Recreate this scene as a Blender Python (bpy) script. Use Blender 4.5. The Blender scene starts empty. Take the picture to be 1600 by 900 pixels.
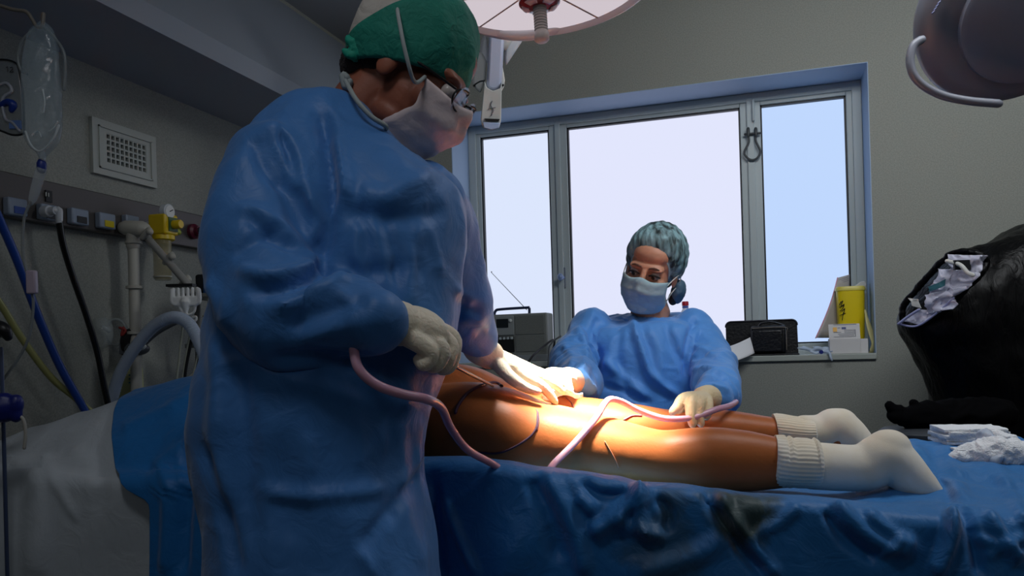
import bpy, bmesh, math, random
import numpy as np
from mathutils import Vector, Matrix, noise
from mathutils.bvhtree import BVHTree
random.seed(7)
SC = bpy.context.scene
COL = SC.collection
# ------------------------------------------------------------------ camera
F, CX, CY = 1250.0, 800.0, 547.0
ROLL = math.radians(1.7); YAW = math.atan(400/1250)
CAM = Vector((0, 0, 1.15))
RT = Vector((math.cos(YAW), math.sin(YAW), 0)); FW = Vector((-math.sin(YAW), math.cos(YAW), 0)); UP = Vector((0, 0, 1))
cr, sr = math.cos(ROLL), math.sin(ROLL)
cd = bpy.data.cameras.new('camera'); cam = bpy.data.objects.new('camera', cd); COL.objects.link(cam)
rx = RT*cr - UP*sr; ux = RT*sr + UP*cr; bk = -FW
M4 = Matrix((rx, ux, bk)).transposed().to_4x4(); M4.translation = CAM
cam.matrix_world = M4
cd.sensor_fit = 'HORIZONTAL'; cd.sensor_width = 36; cd.lens = F/1600*36; cd.shift_y = (CY-450)/1600; cd.clip_start = .05
SC.camera = cam
SC.view_settings.view_transform = 'Standard'; SC.view_settings.look = 'None'
SC.view_settings.exposure = 0.0; SC.view_settings.gamma = 1; SC.view_settings.use_curve_mapping = False
# ------------------------------------------------------------------ world and added fill lights
W = bpy.data.worlds.new('world'); SC.world = W; W.use_nodes = True
W.node_tree.nodes['Background'].inputs[0].default_value = (.55, .7, 1, 1)
W.node_tree.nodes['Background'].inputs[1].default_value = .6
def area(name, loc, target, size, power, col, sy=None):
    l = bpy.data.lights.new(name, 'AREA'); l.energy = power; l.color = col; l.size = size
    if sy: l.shape = 'RECTANGLE'; l.size_y = sy
    o = bpy.data.objects.new(name, l); COL.objects.link(o); o.location = loc
    o.rotation_euler = (Vector(target)-Vector(loc)).to_track_quat('-Z', 'Y').to_euler(); return o
def c2w(X, Y, Z): return CAM + RT*X + UP*Y + FW*Z
area('ceiling_fill', (.6, 1.75, 2.5), (.65, 3.0, 1.1), 1.2, 27.0, (.93, .97, 1), .5)  # added unseen light that brightens the window wall and the assistant
area('rear_fill', (-.3, -1.4, 2.48), (-.6, 1.2, .9), 1.2, 3.2, (.92, .95, 1), .6)  # added fill behind the camera for the gown fronts
area('overhead_fill', (-.42, .3, 2.5), (-.5, 1.15, 1.3), .35, 4.6, (.92, .95, 1))  # small light added to put highlights on the surgeon's shoulders
area('side_fill', (2.3, .3, 1.9), (0, 1.6, 1.0), .9, 2.2, (.9, .95, 1), .9)  # weak fill added from the right, no fixture there
LAMPC = None
# ------------------------------------------------------------------ projection helpers (measured view rays to world points)
def ray(px, py):
    dx = (px-CX)/F; dy = (CY-py)/F
    return dx*cr + dy*sr, -dx*sr + dy*cr
def at(px, py, Z):
    a, b = ray(px, py); return c2w(a*Z, b*Z, Z)
def at_x(px, py, x):
    a, b = ray(px, py); d = RT*a + UP*b + FW; return CAM + d*((x-CAM.x)/d.x)
def at_y(px, py, y):
    a, b = ray(px, py); d = RT*a + UP*b + FW; return CAM + d*((y-CAM.y)/d.y)
def topx(P):
    P = np.asarray(P, float).reshape(-1, 3) - np.array(CAM)
    X = P@np.array(RT); Y = P@np.array(UP); Z = P@np.array(FW)
    a = X/Z; b = Y/Z
    return CX + F*(a*cr - b*sr), CY - F*(a*sr + b*cr), Z
# table frame: s along the table, t across (positive away from camera), h height above the floor
TB = math.radians(10); Z0 = 1.66
def T(s, t, h):
    return c2w(s*math.cos(TB)+t*math.sin(TB), 0, Z0 - s*math.sin(TB) + t*math.cos(TB)) + Vector((0, 0, h-1.15))
def zt(px, t, py=700):
    a, b = ray(px, py); return (Z0 + t/math.cos(TB))/(1 + a*math.tan(TB))
def att(px, py, t): return at(px, py, zt(px, t, py))
def loc_t(P):
    d = P - CAM; X = d.dot(RT); Z = d.dot(FW)-Z0
    return X*math.cos(TB)-Z*math.sin(TB), X*math.sin(TB)+Z*math.cos(TB), P.z
def px_of(s, t, h):
    x, y, z = topx([T(s, t, h)]); return float(x[0])
# ------------------------------------------------------------------ materials
def lin(c):
    return tuple(((v/255)/12.92 if v/255 <= .04045 else ((v/255+.055)/1.055)**2.4) for v in c) + (1,)
MATS = {}
def mat(name, rgb, rough=.6, cloth=0, metal=0, bump=0, bscale=40, var=0, vscale=8, trans=0, alpha=1, sheen=0, sss=0, spec=.5, emit=0, distort=0, coat=0, rgb2=None, stretch=None, ior=1.45):
    if name in MATS: return MATS[name]
    m = bpy.data.materials.new(name); m.use_nodes = True; nt = m.node_tree; b = nt.nodes['Principled BSDF']
    c = lin(rgb); b.inputs['Base Color'].default_value = c; b.inputs['Roughness'].default_value = rough
    b.inputs['Metallic'].default_value = metal; b.inputs['Transmission Weight'].default_value = trans
    b.inputs['Alpha'].default_value = alpha; b.inputs['Sheen Weight'].default_value = sheen
    b.inputs['Specular IOR Level'].default_value = spec; b.inputs['Coat Weight'].default_value = coat
    b.inputs['IOR'].default_value = ior
    if sss:
        b.inputs['Subsurface Weight'].default_value = sss; b.inputs['Subsurface Radius'].default_value = (.02, .008, .004)
        b.inputs['Subsurface Scale'].default_value = .6
    if emit:
        b.inputs['Emission Color'].default_value = c; b.inputs['Emission Strength'].default_value = emit
    tc = nt.nodes.new('ShaderNodeTexCoord'); src = tc.outputs['Object']
    if stretch:
        mp = nt.nodes.new('ShaderNodeMapping'); mp.inputs['Scale'].default_value = stretch; nt.links.new(src, mp.inputs[0]); src = mp.outputs[0]
    n = nt.nodes.new('ShaderNodeTexNoise'); n.inputs['Scale'].default_value = vscale; n.inputs['Detail'].default_value = 6
    nt.links.new(src, n.inputs['Vector'])
    if var or rgb2:
        mx = nt.nodes.new('ShaderNodeMix'); mx.data_type = 'RGBA'
        c2 = lin(rgb2) if rgb2 else tuple(v*(1-var) for v in c[:3])+(1,)
        mx.inputs[6].default_value = c; mx.inputs[7].default_value = c2
        rp = nt.nodes.new('ShaderNodeMapRange'); rp.inputs[1].default_value = .38; rp.inputs[2].default_value = .62
        nt.links.new(n.outputs[0], rp.inputs[0]); nt.links.new(rp.outputs[0], mx.inputs[0]); nt.links.new(mx.outputs[2], b.inputs['Base Color'])
    if bump:
        n2 = nt.nodes.new('ShaderNodeTexNoise'); n2.inputs['Scale'].default_value = bscale; n2.inputs['Detail'].default_value = 5
        n2.inputs['Distortion'].default_value = distort; nt.links.new(src, n2.inputs['Vector'])
        bp = nt.nodes.new('ShaderNodeBump'); bp.inputs['Strength'].default_value = bump; bp.inputs['Distance'].default_value = .01
        nt.links.new(n2.outputs[0], bp.inputs['Height']); nt.links.new(bp.outputs[0], b.inputs['Normal'])
        if cloth:
            n3 = nt.nodes.new('ShaderNodeTexNoise'); n3.noise_type = 'RIDGED_MULTIFRACTAL'; n3.inputs['Scale'].default_value = cloth; n3.inputs['Detail'].default_value = 2.5
            n3.inputs['Distortion'].default_value = .5; nt.links.new(src, n3.inputs['Vector'])
            b2 = nt.nodes.new('ShaderNodeBump'); b2.inputs['Strength'].default_value = .45; b2.inputs['Distance'].default_value = .012
            nt.links.new(n3.outputs[0], b2.inputs['Height']); nt.links.new(bp.outputs[0], b2.inputs['Normal']); nt.links.new(b2.outputs[0], b.inputs['Normal'])
    m.diffuse_color = c
    MATS[name] = m; return m
def emis(name, rgb, s):
    m = bpy.data.materials.new(name); m.use_nodes = True; nt = m.node_tree; nt.nodes.clear()
    e = nt.nodes.new('ShaderNodeEmission'); e.inputs[0].default_value = lin(rgb); e.inputs[1].default_value = s
    o = nt.nodes.new('ShaderNodeOutputMaterial'); nt.links.new(e.outputs[0], o.inputs[0]); return m
# ------------------------------------------------------------------ mesh helpers
def obj(name, bm, m, parent=None, smooth=True, sub=0, bevel=0):
    if isinstance(bm, bmesh.types.BMesh):
        bmesh.ops.recalc_face_normals(bm, faces=bm.faces[:])
        me = bpy.data.meshes.new(name); bm.to_mesh(me); bm.free()
    else: me = bm
    me.materials.clear(); me.materials.append(m)
    if smooth:
        me.polygons.foreach_set('use_smooth', [True]*len(me.polygons)); me.update()
    o = bpy.data.objects.new(name, me); COL.objects.link(o)
    if smooth:
        try: me.set_sharp_from_angle(angle=math.radians(50))
        except Exception: pass
    if parent: o.parent = parent; o.matrix_parent_inverse = Matrix.Translation(-parent.location)
    if bevel:
        b = o.modifiers.new('bevel', 'BEVEL'); b.width = bevel; b.segments = 3; b.limit_method = 'ANGLE'
    if sub:
        b = o.modifiers.new('sub', 'SUBSURF'); b.levels = sub; b.render_levels = sub
    return o
def thing(name, loc, label, cat, group=None):
    o = bpy.data.objects.new(name, None); COL.objects.link(o); o.location = loc; o.empty_display_size = .05
    o['label'] = label; o['category'] = cat
    if group: o['group'] = group
    return o
def tag(o, label, cat, group=None):
    o['label'] = label; o['category'] = cat
    if group: o['group'] = group
    return o
def struct(name, bm, m, parent=None, smooth=False, **k):
    o = obj(name, bm, m, parent, smooth, **k)
    if not parent: o['kind'] = 'structure'
    return o
def catmull(pts, n=8):
    P = [list(p) for p in pts]
    if len(P) < 3:
        return [tuple(P[0][k]+(P[-1][k]-P[0][k])*i/n for k in range(len(P[0]))) for i in range(n+1)]
    out = []
    for i in range(len(P)-1):
        p0 = P[max(i-1, 0)]; p1 = P[i]; p2 = P[i+1]; p3 = P[min(i+2, len(P)-1)]
        for j in range(n):
            t = j/n
            out.append(tuple(.5*((2*b)+(-a+c)*t+(2*a-5*b+4*c-d)*t*t+(-a+3*b-3*c+d)*t**3) for a, b, c, d in zip(p0, p1, p2, p3)))
    out.append(tuple(P[-1])); return out
RS = 1.0
def tube(bm, pts, r, seg=10, n=6, flat=1, cap=True, smooth=True):
    """pts: list of Vector; r: number or list; rounded ends"""
    rr = r if isinstance(r, (list, tuple)) else [r]*len(pts)
    P = [(p.x, p.y, p.z, q*RS) for p, q in zip(pts, rr)]
    if smooth and len(P) > 1: P = catmull(P, n)
    V = [Vector(p[:3]) for p in P]; R = [max(p[3], 1e-4) for p in P]
    if cap:   # rounded ends
        d0 = (V[0]-V[1]).normalized(); d1 = (V[-1]-V[-2]).normalized()
        r0, r1 = R[0], R[-1]
        V = [V[0]+d0*r0*.95, V[0]+d0*r0*.7]+V+[V[-1]+d1*r1*.7, V[-1]+d1*r1*.95]; R = [r0*.3, r0*.72]+R+[r1*.72, r1*.3]
    rings = []; nrm = None
    for i, p in enumerate(V):
        t = (V[min(i+1, len(V)-1)]-V[max(i-1, 0)])
        t = t.normalized() if t.length > 1e-9 else Vector((0, 0, 1))
        if nrm is None:
            nrm = t.orthogonal().normalized()
        nrm = (nrm - t*nrm.dot(t)); nrm = nrm.normalized() if nrm.length > 1e-6 else t.orthogonal().normalized()
        b = t.cross(nrm)
        rings.append([bm.verts.new(p + nrm*math.cos(2*math.pi*k/seg)*R[i] + b*math.sin(2*math.pi*k/seg)*R[i]*flat) for k in range(seg)])
    for a, b in zip(rings, rings[1:]):
        for k in range(seg): bm.faces.new((a[k], a[(k+1) % seg], b[(k+1) % seg], b[k]))
    if seg > 2: bm.faces.new(rings[0][::-1]); bm.faces.new(rings[-1])
    return bm
def loft(bm, rings, cap=True, close=True):
    R = [[bm.verts.new(p) for p in r] for r in rings]; n = len(R[0])
    for a, b in zip(R, R[1:]):
        for k in range(n if close else n-1): bm.faces.new((a[k], a[(k+1) % n], b[(k+1) % n], b[k]))
    if cap: bm.faces.new(R[0][::-1]); bm.faces.new(R[-1])
    return bm
def ell(c, u, v, a, b, n=24, p=2.0):
    out = []
    for k in range(n):
        t = 2*math.pi*k/n; x = math.cos(t); y = math.sin(t)
        x = math.copysign(abs(x)**(2/p), x); y = math.copysign(abs(y)**(2/p), y)
        out.append(c + u*a*x + v*b*y)
    return out
RS = 1.0
def box(bm, c, u, v, w, a, b, d):
    """box centred at c with half sizes a,b,d along u,v,w"""
    if RS != 1: a, b, d = a*RS, b*RS, d*RS
    vs = [bm.verts.new(c + u*a*i + v*b*j + w*d*k) for i in (-1, 1) for j in (-1, 1) for k in (-1, 1)]
    for f in ((0, 1, 3, 2), (4, 6, 7, 5), (0, 4, 5, 1), (2, 3, 7, 6), (0, 2, 6, 4), (1, 5, 7, 3)): bm.faces.new([vs[i] for i in f])
    return bm
EX, EY, EZ = Vector((1, 0, 0)), Vector((0, 1, 0)), Vector((0, 0, 1))
def abox(bm, x0, x1, y0, y1, z0, z1):
    return box(bm, Vector(((x0+x1)/2, (y0+y1)/2, (z0+z1)/2)), EX, EY, EZ, abs(x1-x0)/2, abs(y1-y0)/2, abs(z1-z0)/2)
def sph(bm, c, r, ax=None, seg=20):
    """ellipsoid; r = 3 radii along ax = (u,v,w)"""
    if not isinstance(r, (tuple, list)): r = (r, r, r)
    u, v, w = ax or (EX, EY, EZ); r = tuple(q*RS for q in r)
    rings = []
    for i in range(1, seg//2):
        a = math.pi*i/(seg//2); rings.append([c + w*math.cos(a)*r[2] + u*math.sin(a)*math.cos(2*math.pi*k/seg)*r[0] + v*math.sin(a)*math.sin(2*math.pi*k/seg)*r[1] for k in range(seg)])
    R = [[bm.verts.new(p) for p in q] for q in rings]
    for a, b in zip(R, R[1:]):
        for k in range(seg): bm.faces.new((a[k], a[(k+1) % seg], b[(k+1) % seg], b[k]))
    t = bm.verts.new(c+w*r[2]); bt = bm.verts.new(c-w*r[2])
    for k in range(seg):
        bm.faces.new((t, R[0][(k+1) % seg], R[0][k])); bm.faces.new((bt, R[-1][k], R[-1][(k+1) % seg]))
    return bm
def lathe(bm, prof, c, axis, seg=40, arc=None):
    """prof: list of (r, z) along axis"""
    u = axis.orthogonal().normalized(); v = axis.cross(u); prof = [(r*RS, z*RS) for r, z in prof]
    R = [[bm.verts.new(c + axis*z + (u*math.cos(2*math.pi*k/seg)+v*math.sin(2*math.pi*k/seg))*max(r, 1e-4)) for k in range(seg)] for r, z in prof]
    for a, b in zip(R, R[1:]):
        for k in range(seg): bm.faces.new((a[k], a[(k+1) % seg], b[(k+1) % seg], b[k]))
    bm.faces.new(R[0][::-1]); bm.faces.new(R[-1])
    return bm
def remesh(bm, voxel, sm=4, fac=.5):
    me = bpy.data.meshes.new('tmp'); bmesh.ops.recalc_face_normals(bm, faces=bm.faces[:]); bm.to_mesh(me); bm.free()
    o = bpy.data.objects.new('tmp', me); COL.objects.link(o)
    r = o.modifiers.new('r', 'REMESH'); r.mode = 'VOXEL'; r.voxel_size = voxel
    if sm: s = o.modifiers.new('s', 'SMOOTH'); s.iterations = sm; s.factor = fac
    dg = bpy.context.evaluated_depsgraph_get(); dg.update()
    out = bpy.data.meshes.new_from_object(o.evaluated_get(dg)); bpy.data.objects.remove(o); return out
def verts(me):
    a = np.empty(len(me.vertices)*3, 'f'); me.vertices.foreach_get('co', a); n = np.empty(len(me.vertices)*3, 'f')
    me.vertex_normals.foreach_get('vector', n); return a.reshape(-1, 3).astype(float), n.reshape(-1, 3).astype(float)
def setv(me, a): me.vertices.foreach_set('co', a.astype('f').ravel()); me.update()
def seg_dist(x, y, pts):
    """distance of points to a polyline and position 0..1 along it"""
    best = np.full(x.shape, 1e9); tt = np.zeros(x.shape); n = len(pts)-1
    for i in range(n):
        ax, ay = pts[i]; bx, by = pts[i+1]; dx, dy = bx-ax, by-ay; L = dx*dx+dy*dy+1e-9
        t = np.clip(((x-ax)*dx+(y-ay)*dy)/L, 0, 1); d = np.hypot(x-ax-t*dx, y-ay-t*dy)
        m = d < best; best[m] = d[m]; tt[m] = (i+t[m])/n
    return best, tt
def crease(me, folds, only_front=True):
    """press fold ridges (amp>0) and valleys (amp<0) into cloth: folds = (polyline, width px, amp m)"""
    a, n = verts(me); x, y, z = topx(a); view = a-np.array(CAM); view /= np.linalg.norm(view, axis=1)[:, None]
    facing = np.clip(-(view*n).sum(1)*2.5, 0, 1) if only_front else 1
    d = np.zeros(len(a))
    for pts, w, amp in folds:
        P = [q[:2] for q in catmull([(p[0], p[1]) for p in pts], 5)]
        ds, t = seg_dist(x, y, P)
        q = np.clip(1-ds/(w*1.25), 0, 1); q = q*q*(3-2*q)
        d += amp*q*np.clip(np.minimum(t, 1-t)*6+.15, 0, 1)
    a += n*(d*facing)[:, None]; setv(me, a)
def crumple(me, amp, scale, stretch=(1, 1, 1), seed=0, sharp=1.0, mask=None):
    a, n = verts(me); d = np.zeros(len(a)); s = np.array(stretch)*scale
    for i, p in enumerate(a):
        q = Vector(p*s)+Vector((seed*7.3, seed*3.1, seed*1.7))
        w = noise.noise_vector(q*.6)*.8
        v = abs(noise.noise(q+w)); v2 = abs(noise.noise((q+w)*2.3+Vector((5, 1, 2))))
        d[i] = (1-v*2.2)**1 *.65 + (1-v2*2.2)*.3
    if mask is not None: d = d*mask(a)
    a += n*(d*amp)[:, None]; setv(me, a)
def smoothmesh(me, it=2, fac=.5):
    bm = bmesh.new(); bm.from_mesh(me)
    for _ in range(it): bmesh.ops.smooth_vert(bm, verts=bm.verts[:], factor=fac, use_axis_x=True, use_axis_y=True, use_axis_z=True)
    bm.to_mesh(me); bm.free(); me.update()
def grid(bm, rows):
    R = [[bm.verts.new(p) for p in r] for r in rows]
    for a, b in zip(R, R[1:]):
        for k in range(len(a)-1): bm.faces.new((a[k], a[k+1], b[k+1], b[k]))
    return bm
def solid(o, th, off=-1):
    s = o.modifiers.new('solid', 'SOLIDIFY'); s.thickness = th; s.offset = off; return o
def quad(bm, pts, n=1): bm.faces.new([bm.verts.new(p) for p in pts]); return bm
def join(*meshes): pass

# palette
M_wall = mat('speckled_wall', (148, 150, 142), .75, bump=.06, bscale=260, rgb2=(132, 135, 129), vscale=240)
M_ceil = mat('ceiling_paint', (150, 152, 154), .8)
M_frame = mat('window_aluminium', (178, 188, 190), .45, metal=.05)
M_black = mat('black_rubber', (8, 9, 12), .5)
M_steel = mat('brushed_steel', (92, 88, 86), .5, metal=.55, bump=.02, bscale=60, stretch=(1, .05, 1))
M_white = mat('white_plastic', (205, 208, 204), .4)
M_cream = mat('cream_plastic', (170, 168, 158), .45)
M_gown = mat('blue_gown', (66, 124, 190), .48, cloth=6, bump=.3, bscale=22, distort=1.2, var=.12, vscale=6, sheen=.2, spec=.35)
M_gown2 = mat('bright_blue_gown', (84, 150, 226), .5, cloth=8, bump=.3, bscale=26, distort=1.2, var=.08, vscale=6, sheen=.2, spec=.35)
M_glove = mat('latex_glove', (226, 214, 192), .5, bump=.25, bscale=120, distort=1, sss=.15)
M_glove2 = mat('cream_latex_glove', (222, 200, 160), .5, bump=.3, bscale=140, distort=1, sss=.1)
M_skin = mat('tanned_skin', (170, 96, 50), .42, bump=.05, bscale=160, var=.12, vscale=14, sss=.06, spec=.28)
M_face = mat('face_skin', (208, 148, 120), .5, bump=.04, bscale=200, var=.1, vscale=20, sss=.12)
M_face2 = mat('weathered_skin', (150, 88, 66), .5, bump=.06, bscale=180, var=.15, vscale=18, sss=.1)
M_mask = mat('surgical_mask', (168, 196, 206), .7, bump=.25, bscale=40, distort=.8, var=.08, vscale=20)
M_mask2 = mat('pale_mask', (214, 196, 196), .7, bump=.25, bscale=40, distort=.8, var=.08, vscale=20)
M_hair = mat('dark_hair', (34, 27, 24), .6, bump=.6, bscale=80, stretch=(1, 1, 6))
# ------------------------------------------------------------------ room shell
LX, WY, FZ = -1.757, 3.2, 0.0
RXW, BY, HZ = 2.6, -2.4, 2.54      # right wall, wall behind the camera, ceiling height
SOF, SX = 1.97, -1.427             # boxed duct along the left wall
struct('floor', abox(bmesh.new(), LX-.2, RXW+.2, BY-.2, WY+.4, -.1, 0), mat('vinyl_floor', (92, 100, 104), .5, bump=.05, bscale=60, var=.15, vscale=30))
struct('ceiling', abox(bmesh.new(), LX-.2, RXW+.2, BY-.2, WY+.4, HZ, HZ+.1), M_ceil)
struct('wall_left', abox(bmesh.new(), LX-.2, LX, BY-.2, WY+.4, 0, HZ), M_wall)
struct('wall_right', abox(bmesh.new(), RXW, RXW+.2, BY-.2, WY+.4, 0, HZ), M_wall)
struct('wall_back', abox(bmesh.new(), LX, RXW, BY-.2, BY, 0, HZ), M_wall)
bm = bmesh.new()
prof = [(LX-.01, SOF), (SX, SOF), (SX, SOF+.06), (LX-.01, HZ)]
loft(bm, [[Vector((x, y, z)) for x, z in prof] for y in (BY, WY)])
struct('trim_1', bm, mat('duct_paint', (140, 148, 158), .7))
# window opening
ZS = 1.097                                           # sill height
XL = at_y(704, 190, WY).x; XR = at_y(1362, 300, WY).x
ZT = (at_y(1360, 98, WY).z + at_y(706, 177, WY).z)/2
D2 = WY+.22
bm = bmesh.new()
abox(bm, LX, XL, WY, WY+.3, 0, HZ); abox(bm, XR, RXW, WY, WY+.3, 0, HZ)
abox(bm, XL, XR, WY, WY+.3, 0, ZS); abox(bm, XL, XR, WY, WY+.3, ZT, HZ)
struct('wall_window', bm, M_wall)
bm = bmesh.new(); rv = .003
abox(bm, XL, XR, WY-.012, D2, ZS-.02, ZS+.003)
struct('trim_2', bm, mat('sill_paint', (160, 166, 160), .5), bevel=.004)
bm = bmesh.new()
abox(bm, XL, XL+rv, WY, D2, ZS, ZT); abox(bm, XR-rv, XR, WY, D2, ZS, ZT); abox(bm, XL+rv, XR-rv, WY, D2, ZT-rv, ZT)
struct('trim_3', bm, mat('reveal_daylight_blue', (150, 172, 200), .6))  # blue light from the panes is put into the reveal colour
# frame plane D2 : measured bar positions
def wx(px, py=330, y=D2): return at_y(px, py, y).x
X = dict(fl=XL+rv, p1l=wx(755, 350), p1r=wx(862, 350), p2l=wx(890, 350), p2r=wx(1161, 350), p3l=wx(1193, 350), p3r=wx(1327, 350), fr=XR-rv)
PT = np.mean([at_y(x, y, D2).z for x, y in ((755, 214), (887, 200), (1150, 170), (1188, 164), (1320, 151))])
PB = ZS+.045; FT = ZT-rv
win = thing('window_1', Vector((XL, D2, ZS)), 'x', 'y'); del win['label']; del win['category']; win['kind'] = 'structure'
bm = bmesh.new(); y0, y1 = D2-.02, D2+.07
for a, b in ((X['fl'], X['fl']+.035), (X['fr']-.035, X['fr']), ((X['p1r']+X['p2l'])/2-.012, (X['p1r']+X['p2l'])/2+.012), ((X['p2r']+X['p3l'])/2-.014, (X['p2r']+X['p3l'])/2+.014)):
    abox(bm, a, b, y0, y1, ZS, FT)
abox(bm, X['fl'], X['fr'], y0+.001, y1-.001, FT-.035, FT); abox(bm, X['fl'], X['fr'], y0+.001, y1-.001, ZS, ZS+.018)
struct('window_frame', bm, M_frame, win, bevel=.003)
def sash(a, b, name):
    bm = bmesh.new(); ya, yb = D2-.008, D2+.05
    l = {'p1': X['fl']+.03, 'p2': (X['p1r']+X['p2l'])/2+.01, 'p3': (X['p2r']+X['p3l'])/2+.01}[name]
    r = {'p1': (X['p1r']+X['p2l'])/2-.01, 'p2': (X['p2r']+X['p3l'])/2-.01, 'p3': X['fr']-.03}[name]
    abox(bm, l, a, ya, yb, ZS+.015, FT-.03); abox(bm, b, r, ya, yb, ZS+.015, FT-.03)
    abox(bm, a, b, ya, yb, PT, FT-.03); abox(bm, a, b, ya, yb, ZS+.015, PB)
    s = struct('sash', bm, M_frame, win, bevel=.003)
    bm = bmesh.new(); g = .006
    for q in ((a, a+g, PB, PT), (b-g, b, PB, PT), (a, b, PB, PB+g), (a, b, PT-g, PT)):
        abox(bm, q[0], q[1], ya+.006, yb, q[2], q[3])
    struct('gasket', bm, M_black, win)
    bm = bmesh.new(); abox(bm, a+g*.5, b-g*.5, D2+.02, D2+.028, PB+g*.5, PT-g*.5)
    return struct('pane', bm, {'p1': PANE1, 'p2': PANE2, 'p3': PANE3}[name], win)
PANE1 = emis('frosted_daylight_left', (220, 230, 253), 1.0)
PANE2 = emis('frosted_daylight_centre', (226, 230, 253), 1.0)
PANE3 = emis('frosted_daylight_blue', (192, 216, 254), 1.0)
sash(X['p1l'], X['p1r'], 'p1'); sash(X['p2l'], X['p2r'], 'p2'); sash(X['p3l'], X['p3r'], 'p3')
# handle, hinge and stay loop
p = at_y(879, 434, D2-.012)
bm = bmesh.new(); box(bm, p, EX, EY, EZ, .014, .005, .045); struct('handle_plate', bm, mat('dull_handle', (110, 118, 130), .4, .3), win, bevel=.003)
bm = bmesh.new(); tube(bm, [p, p-EY*.035, p-EY*.04-EZ*.0], [.011, .009, .011]); sph(bm, p-EY*.04, (.013, .01, .016)); struct('handle_knob', bm, mat('blue_steel_knob', (130, 150, 190), .3, .5), win, smooth=True)
bm = bmesh.new(); hp = at_y(1177, 172, D2-.03); tube(bm, [hp+EZ*.04, hp-EZ*.04], .006, smooth=False); struct('hinge', bm, M_frame, win, smooth=True)
bm = bmesh.new(); hp = [at_y(x, y, D2-.03) for x, y in ((1169, 206), (1170, 222), (1163, 238), (1168, 247), (1176, 250), (1184, 246), (1188, 236), (1181, 220), (1181, 206))]
tube(bm, hp, .0045); q1 = at_y(1164, 210, D2-.03); q2 = at_y(1188, 208, D2-.03); tube(bm, [q1, q2], .005)
for a in (hp[0], hp[-1]): tube(bm, [a+EZ*.012, a-EZ*.018], .007, smooth=False)
struct('stay_cable', bm, mat('dark_cable_steel', (60, 64, 66), .4, .6), win, smooth=True)

# ------------------------------------------------------------------ things on the sill
def sill(px, y=None, dz=0): return Vector((at_y(px, 552, y or WY+.05).x, y or WY+.05, ZS+.003+dz))
# radio
yr = WY+.06
r0, r1 = at_y(763, 500, yr), at_y(855, 500, yr); rw = (r1.x-r0.x); rh = at_y(810, 490, yr).z-ZS-.003
rc = (r0.x+r1.x)/2
radio = thing('radio', Vector((rc, yr, ZS+.003)), 'grey portable radio cassette player with raised antenna standing on the window sill', 'radio')
zb = ZS+.003
bm = bmesh.new(); abox(bm, rc-rw/2, rc+rw/2, yr, yr+.10, zb+.004, zb+rh); obj('body', bm, mat('radio_grey', (118, 122, 118), .5), radio, bevel=.008)
bm = bmesh.new(); abox(bm, rc-rw/2+.002, rc+rw/2-.002, yr-.004, yr+.1, zb, zb+.028); obj('base', bm, mat('radio_base', (120, 126, 130), .5), radio, bevel=.003)
bm = bmesh.new(); abox(bm, rc-rw*.46, rc-rw*.06, yr-.006, yr, zb+rh*.56, zb+rh*.96); obj('control_panel', bm, mat('radio_panel', (135, 140, 140), .4, .2), radio, bevel=.002)
bm = bmesh.new(); abox(bm, rc-rw*.35, rc-rw*.15, yr-.009, yr-.004, zb+rh*.72, zb+rh*.9); obj('display', bm, mat('lcd', (30, 36, 40), .2), radio)
bm = bmesh.new(); abox(bm, rc-rw*.46, rc-rw*.06, yr-.006, yr, zb+rh*.2, zb+rh*.53); obj('cassette_door', bm, M_black, radio, bevel=.002)
bm = bmesh.new(); abox(bm, rc-rw*.04, rc+rw*.45, yr-.003, yr, zb+rh*.56, zb+rh*.95); abox(bm, rc-rw*.04, rc+rw*.45, yr-.003, yr, zb+rh*.2, zb+rh*.54); obj('speaker_grille', bm, mat('radio_grille', (110, 114, 110), .7, bump=.4, bscale=600), radio, bevel=.002)
for k in range(6):
    bm = bmesh.new(); abox(bm, rc-rw*(.44-.065*k), rc-rw*(.40-.065*k), yr-.012, yr-.004, zb+rh*.47, zb+rh*.52); obj('key_button', bm, M_frame, radio, bevel=.001)
bm = bmesh.new(); lathe(bm, [(.007, 0), (.007, .006), (.005, .008)], Vector((rc-rw*.11, yr-.005, zb+rh*.86)), -EY, 16); obj('tuning_knob', bm, M_white, radio)
bm = bmesh.new(); hz = zb+rh
tube(bm, [Vector((rc-rw*.45, yr+.04, hz-.005)), Vector((rc-rw*.42, yr+.04, hz+.018)), Vector((rc-rw*.32, yr+.04, hz+.024)), Vector((rc+rw*.12, yr+.04, hz+.026)), Vector((rc+rw*.16, yr+.04, hz+.024)), Vector((rc+rw*.16, yr+.04, hz-.005))], .006, n=5)
obj('carry_handle', bm, mat('navy_handle', (34, 48, 80), .35), radio)
bm = bmesh.new(); tube(bm, [at_y(823, 484, yr+.08), at_y(768, 426, yr+.08)], [.0018, .0012], smooth=False); sph(bm, at_y(768, 425, yr+.08), .003); obj('antenna', bm, mat('antenna_steel', (120, 120, 124), .3, .8), radio)
bm = bmesh.new(); tube(bm, [Vector((rc+rw*.5, yr+.05, zb+.02)), at_y(866, 531, yr-.02), at_y(845, 545, yr-.1), at_y(828, 562, WY-.12), at_y(818, 590, WY-.1), at_y(815, 640, WY-.06)], .0045)
tag(obj('power_cord', bm, M_black), 'black cord looping from the radio down in front of the wall', 'cord')
bm = bmesh.new(); tube(bm, [at_y(876, 525, WY-.03), at_y(862, 536, WY-.04), at_y(857, 555, WY-.04), at_y(856, 640, WY-.03)], .0035)
tag(obj('grey_cable', bm, mat('grey_cable', (90, 95, 98), .5)), 'thin grey cable hanging down the wall beside the radio', 'cable')
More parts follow.
